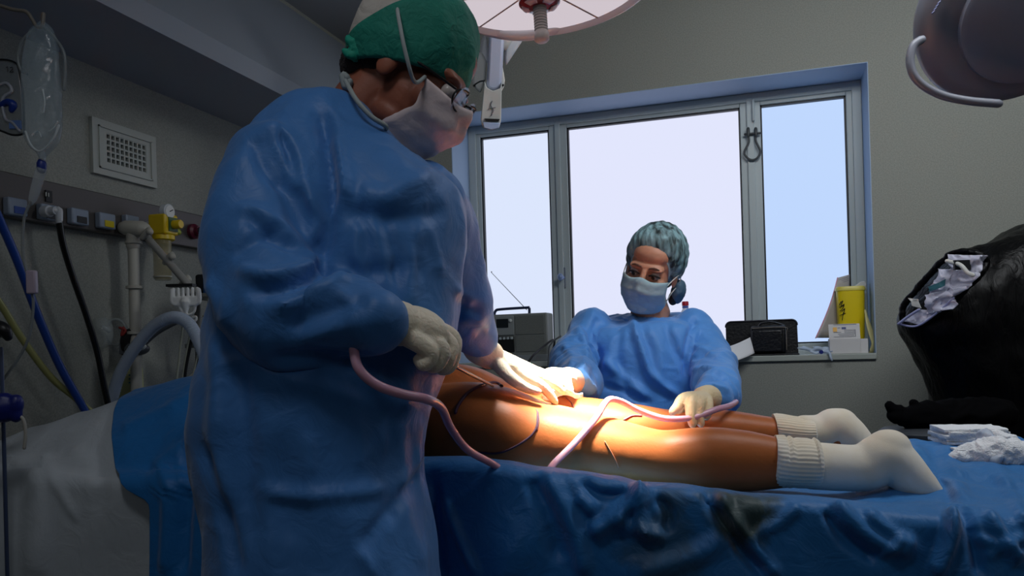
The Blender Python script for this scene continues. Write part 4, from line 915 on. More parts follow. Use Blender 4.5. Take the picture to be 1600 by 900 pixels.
# torso drape with rounded flap: cut its outline from the sheet surface
FT_ = [(-.30, 184), (-.27, 178), (-.22, 174), (-.16, 178), (-.10, 190), (-.05, 210), (.0, 238), (.05, 250), (.3, 250)]
FL_ = [(0, 184), (.03, 192), (.055, 206), (.07, 232), (.085, 241), (.1, 242), (1, 246)]
def st_(kind, q):
    return spx(interp(FT_, q), q) if kind == 't' else spx(interp(FL_, q), -.30)
me = upper_drape(0, -.165, top_t, edge_t, .012, 230, 23, start=st_)
smoothmesh(me, 1, .5)
crease(me, [([(190, 672), (240, 650), (300, 618)], 8, .006), ([(242, 745), (262, 720), (300, 690), (310, 650)], 14, .012), ([(300, 700), (290, 800), (285, 900)], 14, -.014), ([(262, 740), (262, 820), (258, 900)], 12, .01)])
td = tag(obj('torso_drape', me, mat('deep_blue_drape', (20, 108, 176), .5, cloth=6, bump=.35, bscale=22, distort=1.3, var=.08, vscale=5, sheen=.15, spec=.4)), 'plain blue drape with rounded flap laid over the white sheet behind the surgeon', 'drape'); solid(td, .0012, 1)

# gauze pile and bandage at the foot end
M_gz = mat('gauze', (226, 228, 232), .85, bump=.6, bscale=120, distort=1)
gc = att(1512, 676, .16)
gz = tag(thing('gauze_stack', gc, 'x', 'x'), 'folded stack of white gauze pads at the far foot end of the table', 'gauze')
for k in range(5):
    bm = bmesh.new(); ang = .12*random.uniform(-1, 1); u = (US*math.cos(ang)+UT*math.sin(ang)); v = (UT*math.cos(ang)-US*math.sin(ang))
    rows = []; w, l = .058-.003*(k % 2), .05
    c = gc+EZ*(-.016+k*.0062)+US*(.004*random.uniform(-1, 1))
    box(bm, c, u, v, EZ, w, l, .0022); 
    bmesh.ops.subdivide_edges(bm, edges=bm.edges[:], cuts=8, use_grid_fill=True)
    me = bpy.data.meshes.new('g'); bm.to_mesh(me); bm.free(); crumple(me, .0035, 24, seed=k); obj('gauze_pad', me, M_gz, gz)
def crump(name, pts, r, flat, seed, m, vox=.003):
    bm = bmesh.new(); tube(bm, pts, r, seg=24, flat=flat); me = remesh(bm, vox, 2); crumple(me, .010, 38, seed=seed); smoothmesh(me, 1); return obj(name, me, m)
b_ = crump('crumpled_swab', [att(1492, 712, .02), att(1525, 708, .02), att(1560, 706, .0), att(1610, 712, .0)], [.012, .02, .024, .022], .8, 3, M_gz)
tag(b_, 'crumpled white swab nearest the camera at the right picture edge', 'swab')
b_ = crump('clear_wrapper', [att(1540, 682, .05), att(1546, 700, .02), att(1556, 718, -.02)], [.012, .014, .01], .7, 5, mat('wrapper_film', (196, 206, 222), .25, alpha=.7)); tag(b_, 'crumpled clear film wrapper lying between gauze stack and swab', 'wrapper')
b_ = crump('small_swab', [att(1556, 682, .10), att(1580, 690, .08)], [.014, .01], .6, 8, M_gz); tag(b_, 'small white swab tucked behind the clear film wrapper', 'swab')
bm = bmesh.new(); c_ = att(1500, 702, .03); box(bm, c_, US, UT, EZ, .011, .02, .002); tag(obj('gauze_square', bm, M_gz, bevel=.001), 'little flat white gauze square left of the crumpled swab', 'gauze')

# ------------------------------------------------------------------ black refuse bag at the right
zb_ = 2.42
def G(px, py, d=0): return at(px, py, zb_+d)
bag = thing('refuse_bag', G(1560, 1100), 'huge black plastic refuse bag gaping open beside the foot end', 'refuse bag')
M_bagb = mat('black_polythene', (3, 3, 4), .38, bump=.5, bscale=9, distort=2.2, stretch=(3, 3, .8), spec=.22)
prof = [(352, 1596, 1760), (372, 1550, 1800), (395, 1500, 1820), (425, 1462, 1830), (460, 1430, 1830), (500, 1414, 1830), (540, 1434, 1820), (590, 1456, 1800), (640, 1470, 1790), (700, 1484, 1780), (850, 1500, 1760), (1050, 1520, 1740), (1135, 1540, 1720)]
bm = bmesh.new(); rings = []
for y, x0, x1 in catmull(prof, 6):
    c = G((x0+x1)/2, y, .0); w = (x1-x0)/2*zb_/F; rings.append(ell(c, RT, FW, w, min(.2, w*.75), 96))
loft(bm, rings); me = bpy.data.meshes.new('b'); bmesh.ops.recalc_face_normals(bm, faces=bm.faces[:]); bm.to_mesh(me); bm.free()
crumple(me, .016, 9, (1, 1, .45), 4)
obj('bag_body', me, M_bagb, bag)
# opening filled with refuse: pushed out blobs
front = -.235
bm = bmesh.new()
lipo = [(1410, 500), (1412, 478), (1432, 452), (1452, 430), (1476, 404), (1500, 392), (1530, 398), (1542, 410), (1530, 430), (1500, 460), (1478, 484), (1450, 500), (1430, 510)]
def dz(px): return -.02-.20*max(0, min(1, (px-1405)/120))
tube(bm, [G(x, y, dz(x)) for x, y in lipo+lipo[:1]], .008, seg=10); me = remesh(bm, .004, 1); crumple(me, .004, 30)
obj('bag_lip', me, M_bagb, bag)
litter = thing('plastic_refuse', G(1480, 470, -.15), 'crumpled clear and white plastic waste spilling from the black refuse bag', 'refuse')
M_pl = mat('clear_waste_film', (222, 222, 240), .25, bump=.6, bscale=30, distort=1.5, alpha=.85); M_pl2 = mat('white_waste', (216, 216, 210), .6); M_pl3 = mat('teal_waste', (60, 110, 120), .4)
def sheetmesh(name, quad_px, m, amp, seed, dd=-.03, sc=22):
    bm = bmesh.new(); n = 26; rows = []
    a, b, c, d = quad_px
    for j in range(n):
        v = j/(n-1); row = []
        for i in range(n):
            u = i/(n-1); x = (a[0]*(1-u)+b[0]*u)*(1-v)+(d[0]*(1-u)+c[0]*u)*v; y = (a[1]*(1-u)+b[1]*u)*(1-v)+(d[1]*(1-u)+c[1]*u)*v
            dp = dz(x)+dd; q = G(x, y, dp); f = ridged(q.x*sc, q.z*sc, seed)+.5*ridged(q.x*sc*2.3, q.z*sc*2.3, seed+2)
            row.append(q-FW*(f*amp)+RT*(amp*.5*noise.noise(q*30)))
        rows.append(row)
    grid(bm, rows); return solid(obj(name, bm, m, litter), .0012)
sheetmesh('film_bag', [(1478, 398), (1540, 400), (1520, 436), (1480, 425)], M_pl, .014, 1)
sheetmesh('film_sheet', [(1462, 420), (1520, 428), (1490, 470), (1440, 480)], M_pl, .022, 2, -.045)
sheetmesh('film_wrap', [(1440, 462), (1500, 448), (1480, 484), (1436, 492)], M_pl, .024, 3, -.05)
sheetmesh('white_scrap', [(1418, 466), (1434, 468), (1438, 482), (1424, 478)], M_pl2, .006, 4, -.06)
sheetmesh('teal_scrap', [(1450, 448), (1478, 436), (1476, 446), (1452, 456)], M_pl3, .006, 5, -.07)
sheetmesh('lower_film', [(1432, 484), (1470, 486), (1436, 508), (1408, 502)], M_pl, .010, 6, -.05)
bm = bmesh.new(); tube(bm, [G(x, y, dz(x)-.07) for x, y in ((1404, 506), (1420, 494), (1436, 484))], .004); tube(bm, [G(x, y, dz(x)-.06) for x, y in ((1404, 506), (1430, 510), (1455, 496), (1490, 466))], .003); obj('film_edge', bm, mat('lilac_film', (170, 172, 215), .3), litter)
bm = bmesh.new(); tube(bm, [G(x, y, dz(x)-.07) for x, y in ((1480, 408), (1500, 414), (1512, 426), (1520, 430))], .006); obj('twisted_strip', bm, M_pl2, litter)
bm = bmesh.new(); box(bm, G(1503, 414, dz(1503)-.055), RT, FW, EZ, .022, .004, .013); obj('gap_shade', bm, M_black, litter)  # black block stands in for the shade between the films
# black cloth heap on grey stool
bm = bmesh.new(); zc = 2.04
for pts, r in ((((1404, 650), (1440, 652), (1500, 650), (1560, 648)), [.02, .035, .04, .04]), (((1392, 634), (1400, 640), (1412, 648)), [.007, .014, .02]), (((1426, 630), (1436, 638), (1450, 645)), [.008, .010, .014]), (((1450, 636), (1490, 634)), [.01, .014])):
    tube(bm, [at(x, y, zc) for x, y in pts], r, seg=16)
me = remesh(bm, .004, 1); crumple(me, .010, 14); tag(obj('black_cloth_heap', me, mat('black_cloth', (3, 3, 5), .9, spec=.1)), 'heap of black cloth lying between the socks and the refuse bag', 'cloth')
st = thing('stool', at(1440, 1080, 2.04), 'grey round topped stool under the black cloth heap', 'stool')
bm = bmesh.new(); c_ = at(1446, 674, 2.04); lathe(bm, [(.10, -.03), (.11, -.02), (.11, 0), (.10, .008), (.0, .01)], c_, EZ, 40); obj('seat', bm, mat('grey_vinyl', (54, 58, 64), .45), st)
bm = bmesh.new(); tube(bm, [c_-EZ*.03, Vector((c_.x, c_.y, .08))], .025, smooth=False); obj('post', bm, M_steel, st)
for k in range(5):
    a = 2*math.pi*k/5; bm = bmesh.new(); tube(bm, [Vector((c_.x, c_.y, .09)), Vector((c_.x+.15*math.cos(a), c_.y+.15*math.sin(a), .03))], .015, smooth=False); obj('foot', bm, M_steel, st)
# ------------------------------------------------------------------ people
def head(par, c, fwd, up, m, k=1.0, name='head', neck_to=None, vox=.0035):
    fwd = fwd.normalized(); up = (up-fwd*up.dot(fwd)).normalized(); lf = up.cross(fwd)
    Lc = lambda x, y, z: c + (fwd*x + lf*y + up*z)*k
    ax = (fwd, lf, up); bm = bmesh.new(); s = lambda p, r: sph(bm, Lc(*p), tuple(q*k for q in r), ax, 22)
    s((-.016, 0, .042), (.094, .077, .088)); s((.03, 0, -.02), (.062, .062, .08)); s((.045, 0, -.055), (.05, .048, .05)); s((.068, 0, -.092), (.024, .026, .02))
    s((.03, 0, -.07), (.055, .055, .03)); s((.068, 0, .028), (.024, .056, .018)); s((.038, 0, .06), (.048, .058, .04))
    for g in (-1, 1):
        s((.062, g*.042, -.022), (.026, .022, .022)); s((-.004, g*.075, -.010), (.017, .008, .028)); s((.078, g*.032, .027), (.016, .022, .007))
    tube(bm, [Lc(.09, 0, .018), Lc(.10, 0, 0), Lc(.112, 0, -.022)], [.009*k, .010*k, .013*k]); s((.1, .011, -.027), (.011, .009, .008)); s((.1, -.011, -.027), (.011, .009, .008))
    s((.088, 0, -.052), (.014, .024, .006)); s((.087, 0, -.062), (.013, .022, .007))
    if neck_to is not None: tube(bm, [Lc(-.02, 0, -.03), Lc(-.03, 0, -.09), neck_to], [.054*k, .052*k, .064*k], seg=22)
    return remesh(bm, vox, 4, .55), Lc, ax
def hand(wr, wr_r, fingers, m, name, par, palm=None, vox=.0022, extra=None):
    """fingers: list of lists of (Vector, r); first point is the wrist side"""
    bm = bmesh.new()
    for f in fingers: tube(bm, [p for p, r in f], [r for p, r in f], seg=12, n=5)
    if palm:
        for c, r, ax in palm: sph(bm, c, r, ax)
    tube(bm, [p for p, r in wr], [r for p, r in wr], seg=20)
    return obj(name, remesh(bm, vox, 3, .5), m, par)
def maskshell(Lc, k, m, par, w=.07, zt=.0, zb=-.115, tip=.125, n=28):
    bm = bmesh.new(); rows = []
    for j in range(n):
        v = j/(n-1); z = zt+(zb-zt)*v; row = []
        x0 = .108+.018*math.sin(math.pi*min(1, v*1.5+.1))-.03*max(0, v-.55)**1*1.6
        ww = w*(1-.25*max(0, v-.7)/.3)
        for i in range(n):
            u = -1+2*i/(n-1); y = u*ww
            x = x0-.06*abs(u)**2.2+.006*math.exp(-(u/.25)**2)*(1-v)
            zz = z-.012*(1-abs(u))*0+(.012*math.exp(-(u/.3)**2) if j == 0 else .012*math.exp(-(u/.3)**2)*(1-v))
            x += .0022*math.sin(v*22+.3)*(1-abs(u)*.3)+.0035*ridged(u*2.2, v*2.5, 3)
            row.append(Lc(x, y, zz))
        rows.append(row)
    grid(bm, rows); o = solid(obj('mask', bm, m, par), .0015, 0); return o, rows

# ================= surgeon =================
sg = thing('surgeon', Vector((at(500, 900, 1.2).x, at(500, 900, 1.2).y, 0)), 'standing person in blue gown, green cap and pale mask bending over the patient', 'person')
# gown body
bm = bmesh.new()
rows = [(158, 500, 545, 1.27, .03), (172, 462, 575, 1.26, .07), (200, 425, 588, 1.25, .09), (232, 398, 612, 1.24, .11), (262, 386, 648, 1.23, .12), (295, 380, 692, 1.22, .13), (318, 377, 710, 1.215, .138), (345, 374, 715, 1.21, .14), (420, 366, 710, 1.2, .14), (480, 352, 704, 1.19, .14), (540, 340, 698, 1.18, .14),
        (600, 326, 678, 1.17, .14), (660, 320, 660, 1.16, .14), (730, 324, 660, 1.155, .14), (800, 336, 668, 1.15, .14), (900, 342, 678, 1.15, .145), (1100, 336, 690, 1.15, .15), (1330, 318, 705, 1.15, .15), (1500, 318, 705, 1.15, .15)]
rings = []
for y, x0, x1, z, hd in catmull(rows, 5):
    P0, P1 = at(x0, y, z), at(x1, y, z); c = (P0+P1)/2; u = (P1-P0).normalized(); u.z = 0; u.normalize()
    rings.append(ell(c, u, FW, (P1-P0).length/2, hd, 40, 2.3))
loft(bm, rings)
# near sleeve (his right arm) and far sleeve
sph(bm, at(425, 262, 1.17), (.055, .07, .055), (RT, FW, UP))
tube(bm, [at(424, 268, 1.16), at(408, 330, 1.12), at(412, 410, 1.08), at(440, 480, 1.05), at(500, 500, 1.05), at(550, 502, 1.03), at(582, 502, 1.01)], [.056, .063, .066, .068, .056, .048, .034], seg=24)
tube(bm, [at(664, 310, 1.28), at(688, 365, 1.36), at(703, 430, 1.42), at(722, 490, 1.46), at(742, 528, 1.49)], [.058, .06, .056, .052, .036], seg=24)
me = remesh(bm, .0055, 5, .6)
crumple(me, .017, 5.5, (1, 1, .5), 1); crumple(me, .004, 15, (1, 1, .6), 3)
crease(me, [
    ([(500, 165), (510, 230), (515, 300), (508, 370), (495, 410)], 16, -.022), ([(520, 210), (530, 260), (540, 310)], 14, .012),
    ([(405, 200), (440, 205), (465, 235), (480, 290), (500, 340)], 12, .013), ([(425, 205), (435, 240), (455, 280), (470, 300)], 10, .012), ([(395, 215), (410, 260), (445, 300)], 9, -.010),
    ([(372, 330), (395, 330), (430, 345), (470, 390), (490, 420)], 12, .010), ([(365, 400), (400, 375), (440, 360)], 10, -.008),
    ([(385, 330), (420, 370), (470, 390)], 10, -.010), ([(370, 420), (420, 430), (470, 420), (500, 400)], 12, .013), ([(380, 450), (430, 455), (490, 435), (520, 430)], 11, -.013),
    ([(420, 480), (470, 470), (520, 440), (545, 430)], 12, .014), ([(450, 510), (500, 490), (560, 470)], 10, -.012), ([(470, 530), (520, 515), (580, 500)], 11, .010), ([(520, 450), (545, 470), (560, 500)], 8, .010), ([(555, 460), (565, 490), (565, 520)], 7, -.009),
    ([(560, 300), (600, 310), (640, 290), (680, 270)], 22, .010), ([(540, 330), (590, 340), (640, 340), (700, 330)], 16, -.008), ([(570, 320), (600, 400), (605, 440)], 16, .006),
    ([(600, 340), (615, 400), (620, 450)], 10, -.007), ([(560, 350), (556, 400), (570, 430)], 12, .010), ([(640, 350), (650, 390), (660, 440)], 7, -.006), ([(670, 350), (680, 390), (690, 430)], 7, .006), ([(650, 350), (640, 430), (640, 480)], 14, .007),
    ([(540, 420), (600, 425), (640, 410)], 14, -.009), ([(500, 400), (510, 350), (530, 310)], 10, .008),
    ([(300+20, 440), (345, 470), (350, 520)], 14, .012), ([(340, 520), (345, 600), (340, 700), (355, 800)], 22, .013), ([(370, 560), (380, 650), (385, 760), (400, 860)], 24, -.010), ([(315, 690), (340, 760), (360, 850), (370, 900)], 14, -.014),
    ([(420, 565), (500, 560), (600, 575)], 14, -.014), ([(440, 590), (520, 610), (590, 625)], 12, .007), ([(590, 580), (600, 620), (640, 630)], 12, .007), ([(540, 600), (570, 620), (600, 630)], 9, -.006),
    ([(410, 762), (440, 772), (500, 775), (560, 770), (610, 760)], 13, .012), ([(670, 720), (640, 760), (600, 810), (560, 860)], 14, -.010), ([(660, 700), (640, 740), (620, 760)], 12, .010),
    ([(560, 640), (565, 700), (560, 730)], 10, .005), ([(610, 650), (612, 700), (600, 730)], 10, -.005), ([(480, 680), (485, 720), (480, 740)], 12, .005), ([(555, 860), (575, 880), (580, 900)], 10, .010), ([(620, 760), (640, 820), (670, 880)], 16, .006), ([(640, 520), (670, 560), (690, 580)], 12, .007),
    ([(705, 450), (725, 460), (740, 475)], 7, .009), ([(712, 475), (735, 480), (752, 492)], 6, -.009), ([(718, 495), (740, 500), (758, 510)], 6, .008), ([(722, 515), (745, 515), (762, 520)], 5, -.007)])
smoothmesh(me, 4, .5)
# neckline: open the collar so that the neck shows
gown = obj('gown', me, M_gown, sg)
bm = bmesh.new(); tube(bm, [at(590, 500, 1.01)+(UP*math.cos(t)+FW*math.sin(t))*.032 for t in [k*math.pi/6 for k in range(13)]], .004); obj('cuff_edge', bm, M_gown, gown)
# head
hc = at(637, 119, 1.27)
fwd = (RT*.79-UP*.60-FW*.14); up = (RT*.60+UP*.79)
me, Lc, ax = head(sg, hc, fwd, up, M_face2, 1.0, neck_to=at(572, 205, 1.29))
hd = obj('head', me, M_face2, sg)
hair = bmesh.new(); sph(hair, Lc(-.045, 0, .0), (.052, .070, .05), ax); sph(hair, Lc(-.066, 0, -.028), (.034, .055, .035), ax)
me = remesh(hair, .004, 2); crumple(me, .005, 60); obj('hair', me, mat('grey_brown_hair', (52, 44, 42), .7, bump=.8, bscale=140, stretch=(1, 1, 4)), sg)
# cap: dome with lower rim, folds and a knot
def capmesh(Lc, n=64, m_=40, c0=(-.012, 0, .045), r=(.112, .094, .104), cut=None, fold=None):
    rows = []
    for j in range(m_):
        a = math.pi*(j/(m_-1))*.675; row = []
        for i in range(n+1):
            b = 2*math.pi*i/n; x, y, z = math.sin(a)*math.cos(b), math.sin(a)*math.sin(b), math.cos(a)
            f = 1+(fold(a, b) if fold else 0); row.append(Lc(c0[0]+r[0]*x*f, c0[1]+r[1]*y*f, c0[2]+r[2]*z*f))
        rows.append(row)
    return rows
tilt = math.radians(23)
def Lc2(x, y, z): return Lc(x*math.cos(tilt)+z*math.sin(tilt)*-1+.0, y, x*math.sin(tilt)*1+z*math.cos(tilt))
def foldf(a, b):
    return .03*ridged(math.cos(b)*math.sin(a)*1.6, math.sin(b)*math.sin(a)*1.6+math.cos(a)*2, 9)+.012*math.sin(b*9+3*math.sin(a*3))*math.sin(a)
rows = capmesh(Lc2, fold=foldf, c0=(-.002, 0, .046), r=(.102, .092, .104))
def out(p, k): d = p-Lc2(-.014, 0, .044); return p+d.normalized()*k
gcen = at(667, 75, 1.27); gn = (RT*-.32+UP*.95).normalized()
bmc = bmesh.new(); grid(bmc, rows); bmesh.ops.remove_doubles(bmc, verts=bmc.verts[:], dist=1e-5)
bmesh.ops.delete(bmc, geom=[f for f in bmc.faces if (f.calc_center_median()-gcen).dot(gn) < .038], context='FACES')
cp1 = solid(obj('cap', bmc, mat('cap_grey', (178, 172, 164), .8, bump=.5, bscale=30, distort=1.5), sg), .0015)
bmc = bmesh.new(); grid(bmc, [[out(p, .003) for p in r] for r in rows]); bmesh.ops.remove_doubles(bmc, verts=bmc.verts[:], dist=1e-5)
bmesh.ops.bisect_plane(bmc, geom=bmc.verts[:]+bmc.edges[:]+bmc.faces[:], plane_co=gcen+gn*.045, plane_no=gn, clear_outer=True)
solid(obj('cap_band', bmc, mat('cap_green', (22, 122, 104), .75, bump=.4, bscale=60, distort=1, var=.15, vscale=14), cp1), .0015)
bm = bmesh.new()
for pts, r in ((((588, 80), (566, 76), (552, 68), (544, 60)), [.010, .011, .012, .004]), (((588, 82), (566, 82), (548, 84), (540, 80)), [.01, .010, .009, .004]), (((552, 70), (558, 78), (556, 88)), [.009, .01, .007])):
    tube(bm, [at(x, y, 1.22) for x, y in pts], r, seg=12, flat=.6)
me = remesh(bm, .003, 1); crumple(me, .004, 60); obj('cap_knot', me, mat('cap_green_bright', (14, 140, 116), .7), cp1)
# mask
msk, mr = maskshell(Lc, 1.0, M_mask2, sg, w=.072, zt=-.002, zb=-.12)
bm = bmesh.new(); e0 = mr[0][0]; e1 = mr[0][-1]; b0 = mr[-1][0]; b1 = mr[-1][-1]
hits = sorted([e0, e1], key=lambda p: (p-CAM).dot(FW)); near_top = hits[0]; hb = sorted([b0, b1], key=lambda p: (p-CAM).dot(FW)); near_bot = hb[0]
x_, y_, z_ = topx([near_top]); zn = float(z_[0])
tube(bm, [near_top, at(648, 128, zn-.03), at(636, 92, zn-.05), at(626, 45, zn-.045), at(622, 8, zn-.0), at(640, -8, zn+.05)], .003, seg=8, flat=1); obj('mask_tie', bm, mat('mask_tie', (150, 158, 158), .7), msk)
bm = bmesh.new(); tube(bm, [near_bot, at(604, 200, zn-.03), at(580, 182, zn-.045), at(556, 155, zn-.04), at(540, 126, zn-.0)], .0036, seg=8); tube(bm, [at(542, 122, zn+.03), at(536, 118, zn+.03), at(540, 135, zn+.03), at(546, 128, zn+.03)], .006); obj('mask_tie', bm, MATS['mask_tie'], msk)
# glasses
gl_ = mat('dark_frame', (22, 18, 18), .3)
bm = bmesh.new()
for g in (-1, 1):
    tube(bm, [Lc(.112+.0*g-.01*abs(math.cos(t)), g*.032+.024*math.cos(t), .006+.017*math.sin(t)) for t in [k*math.pi/8 for k in range(17)]], .0016, seg=8)
    tube(bm, [Lc(.10, g*.058, .012), Lc(.05, g*.075, .01), Lc(.0, g*.08, .008)], .002, seg=8)
tube(bm, [Lc(.112, -.01, .01), Lc(.116, 0, .013), Lc(.112, .01, .01)], .002, seg=8)
gls = obj('glasses', bm, gl_, sg)
bm = bmesh.new()
for g in (-1, 1): lathe(bm, [(.0228, -.0005), (.0228, .0008)], Lc(.107, g*.032, .006), (ax[0]-ax[1]*0).normalized(), 30)
obj('lens', bm, mat('lens', (200, 215, 240), .03, alpha=.35, spec=1), gls)
for g in (-1, 1):
    bm = bmesh.new(); sph(bm, Lc(.083, g*.032, .008), .0125); obj('eye', bm, mat('eye_white', (190, 180, 175), .2), hd)
# right hand: fist around the cannula handle
ZO = -.085
S = lambda x, y, z, r: (at(x, y, z+ZO), r)
hand([S(588, 500, 1.085, .027), S(597, 500, 1.09, .031), S(612, 503, 1.105, .030), S(630, 507, 1.12, .029)], None,
     [[S(625, 500, 1.13, .016), S(700, 524, 1.17, .0135), S(709, 550, 1.17, .0105), S(703, 572, 1.17, .0095), S(692, 578, 1.17, .0085)],
      [S(625, 505, 1.12, .017), S(696, 534, 1.145, .014), S(702, 558, 1.14, .0105), S(692, 574, 1.14, .0095), S(680, 570, 1.145, .009)],
      [S(625, 512, 1.11, .017), S(685, 542, 1.12, .0135), S(688, 562, 1.12, .0105), S(677, 573, 1.12, .0095), S(667, 567, 1.13, .009)],
      [S(625, 518, 1.105, .015), S(668, 545, 1.105, .0125), S(672, 561, 1.105, .0095), S(662, 570, 1.105, .009), S(654, 562, 1.115, .008)],
      [S(625, 505, 1.15, .014), S(660, 530, 1.18, .014), S(688, 556, 1.19, .0105), S(703, 570, 1.185, .009)]], M_glove, 'right_glove', sg,
     palm=[(at(655, 512, 1.135+ZO), (.042, .034, .027), ((at(700, 535, 1.14)-at(620, 500, 1.14)).normalized(), FW, (at(700, 535, 1.14)-at(620, 500, 1.14)).normalized().cross(FW)))])
# left hand resting on the patient
ZO = 0
L_ = [[S(772, 556, 1.52, .015), S(822, 590, 1.53, .0135), S(845, 602, 1.535, .0105), S(858, 615, 1.54, .0095), S(867, 628, 1.545, .0075)],
      [S(772, 556, 1.54, .015), S(828, 583, 1.555, .0135), S(852, 593, 1.56, .0105), S(868, 602, 1.565, .0095), S(879, 612, 1.57, .0075)],
      [S(772, 553, 1.56, .015), S(830, 579, 1.58, .013), S(853, 587, 1.585, .010), S(867, 594, 1.59, .009), S(877, 602, 1.595, .007)],
      [S(770, 552, 1.57, .014), S(824, 576, 1.60, .012), S(846, 582, 1.61, .009), S(858, 587, 1.61, .008), S(866, 593, 1.615, .0065)],
      [S(770, 562, 1.51, .014), S(798, 590, 1.50, .0125), S(820, 605, 1.505, .010), S(840, 612, 1.51, .008)]]
hand([S(742, 537, 1.49, .028), S(750, 545, 1.5, .030), S(768, 556, 1.525, .027)], None, L_, M_glove, 'left_glove', sg,
     palm=[(at(800, 572, 1.545), (.036, .036, .017), ((at(830, 585, 1.55)-at(770, 556, 1.53)).normalized(), FW, (at(830, 585, 1.55)-at(770, 556, 1.53)).normalized().cross(FW)))])
for q, r in ((S(604, 502, 1.1, 0), .0325), (S(748, 543, 1.5, 0), .0318)): pass
# trousers / clogs below the gown (out of frame)
for g in (-1, 1):
    c_ = at(500+g*80, 900, 1.2); bm = bmesh.new(); tube(bm, [Vector((c_.x, c_.y, .35)), Vector((c_.x, c_.y, .09))], [.065, .055]); obj('trouser_leg', bm, M_gown, sg)
    bm = bmesh.new(); d = (RT*.8-FW*.3).normalized(); tube(bm, [Vector((c_.x, c_.y, .045))-d*.06, Vector((c_.x, c_.y, .045))+d*.03, Vector((c_.x, c_.y, .03))+d*.15], [.044, .045, .029]); obj('clog', bm, M_white, sg)

# ---------------- cannula and tube
can = thing('liposuction_cannula', at(700, 566, 1.17), 'thin steel cannula running from the surgeon fist into the patient', 'cannula')
bm = bmesh.new(); tube(bm, [at(700, 567, 1.10), at(770, 603, 1.43)], .0026, smooth=False); obj('shaft', bm, mat('dark_steel', (70, 62, 62), .3, .7), can)
bm = bmesh.new(); tube(bm, [at(664, 560, 1.05), at(712, 571, 1.12)], [.006, .0045], smooth=False, seg=14); obj('grip', bm, M_chr, can)
bm = bmesh.new()
tp = [(553, 505, 1.005), (553, 548, .99), (562, 578, .98), (590, 602, .985), (630, 616, 1.0), (668, 624, 1.03), (690, 638, 1.12), (704, 668, 1.2), (730, 702, 1.27), (768, 724, 1.33), (805, 745, 1.39), (848, 742, 1.36), (868, 722, 1.40), (900, 690, 1.44), (930, 655, 1.47), (944, 632, 1.50), (954, 624, 1.52), (972, 628, 1.56), (1000, 642, 1.58), (1040, 654, 1.59), (1085, 652, 1.60), (1118, 640, 1.62), (1140, 634, 1.66), (1150, 628, 1.75)]
tube(bm, [at(*p) for p in tp], .0062, seg=14)
tag(obj('suction_tube', bm, mat('pink_tube', (206, 160, 182), .22, sss=.3, alpha=.9)), 'translucent pink suction tube looping over the patient and drape', 'tube')

# ================= assistant =================
an = thing('assistant', Vector((at(1005, 600, 2.3).x, at(1005, 600, 2.3).y, 0)), 'seated person in bright blue gown, bouffant cap and blue mask behind the patient', 'person')
bm = bmesh.new()
rows = [(494, 966, 1060, 2.36, .05), (500, 940, 1080, 2.35, .06), (508, 918, 1092, 2.32, .085), (518, 908, 1100, 2.29, .12), (545, 898, 1106, 2.28, .135), (590, 900, 1100, 2.27, .14), (640, 895, 1105, 2.27, .15), (720, 880, 1120, 2.27, .17), (800, 860, 1140, 2.25, .2), (950, 870, 1130, 2.25, .2), (1140, 880, 1120, 2.25, .18)]
rings = []
for y, x0, x1, z, hd_ in catmull(rows, 5):
    P0, P1 = at(x0, y, z), at(x1, y, z); c = (P0+P1)/2; u = (P1-P0); u.z = 0; u.normalize()
    rings.append(ell(c, u, FW, (P1-P0).length/2, hd_, 40, 2.2))
loft(bm, rings)
tube(bm, [at(925, 515, 2.28), at(900, 550, 2.2), at(897, 585, 2.05), at(905, 598, 1.88), at(898, 598, 1.80)], [.054, .053, .05, .042, .034], seg=24)
tube(bm, [at(1083, 515, 2.28), at(1108, 555, 2.2), at(1118, 592, 2.05), at(1120, 612, 1.9), at(1110, 622, 1.80)], [.054, .053, .05, .046, .034], seg=24)
me = remesh(bm, .0055, 5, .6); crumple(me, .017, 8.5, (1, 1, .42), 6); crumple(me, .0025, 20, (1, 1, .6), 9)
crease(me, [([(935, 495), (925, 530), (935, 560), (925, 600)], 9, -.014), ([(900, 510), (915, 540), (910, 580)], 8, .010), ([(880, 540), (895, 560), (885, 590)], 7, .010),
            ([(985, 490), (1000, 540), (1020, 590), (1060, 620)], 9, .018), ([(970, 500), (965, 560), (985, 610)], 10, -.010), ([(1010, 510), (1030, 550), (1030, 600)], 12, .008), ([(940, 560), (975, 590), (1010, 625)], 10, .012), ([(940, 600), (980, 615), (1020, 632)], 8, -.010),
            ([(1040, 500), (1050, 540), (1070, 570)], 9, -.009), ([(1085, 500), (1075, 540), (1070, 590)], 7, -.014), ([(1080, 540), (1100, 545), (1115, 550)], 6, .009), ([(1078, 560), (1100, 556), (1120, 562)], 5, -.008), ([(1078, 580), (1105, 575), (1125, 582)], 6, .010), ([(1085, 600), (1115, 590), (1135, 592)], 5, -.010), ([(1085, 612), (1110, 602), (1140, 610)], 5, .008),
            ([(1030, 575), (1060, 578), (1062, 600)], 4, .003), ([(900, 575), (925, 600), (930, 620)], 7, .010), ([(885, 590), (905, 610), (920, 620)], 5, -.009)])
smoothmesh(me, 1, .4); gown2 = obj('gown', me, M_gown2, an)
hc2 = at(1019, 424, 2.27)
fwd2 = (-FW*.82 - RT*.44 - UP*.26); up2 = (UP*.95 + RT*.24 - FW*.2)
me, Lc, ax = head(an, hc2, fwd2, up2, M_face, .9, neck_to=at(1016, 490, 2.31), vox=.003)
hd2 = obj('head', me, M_face, an)
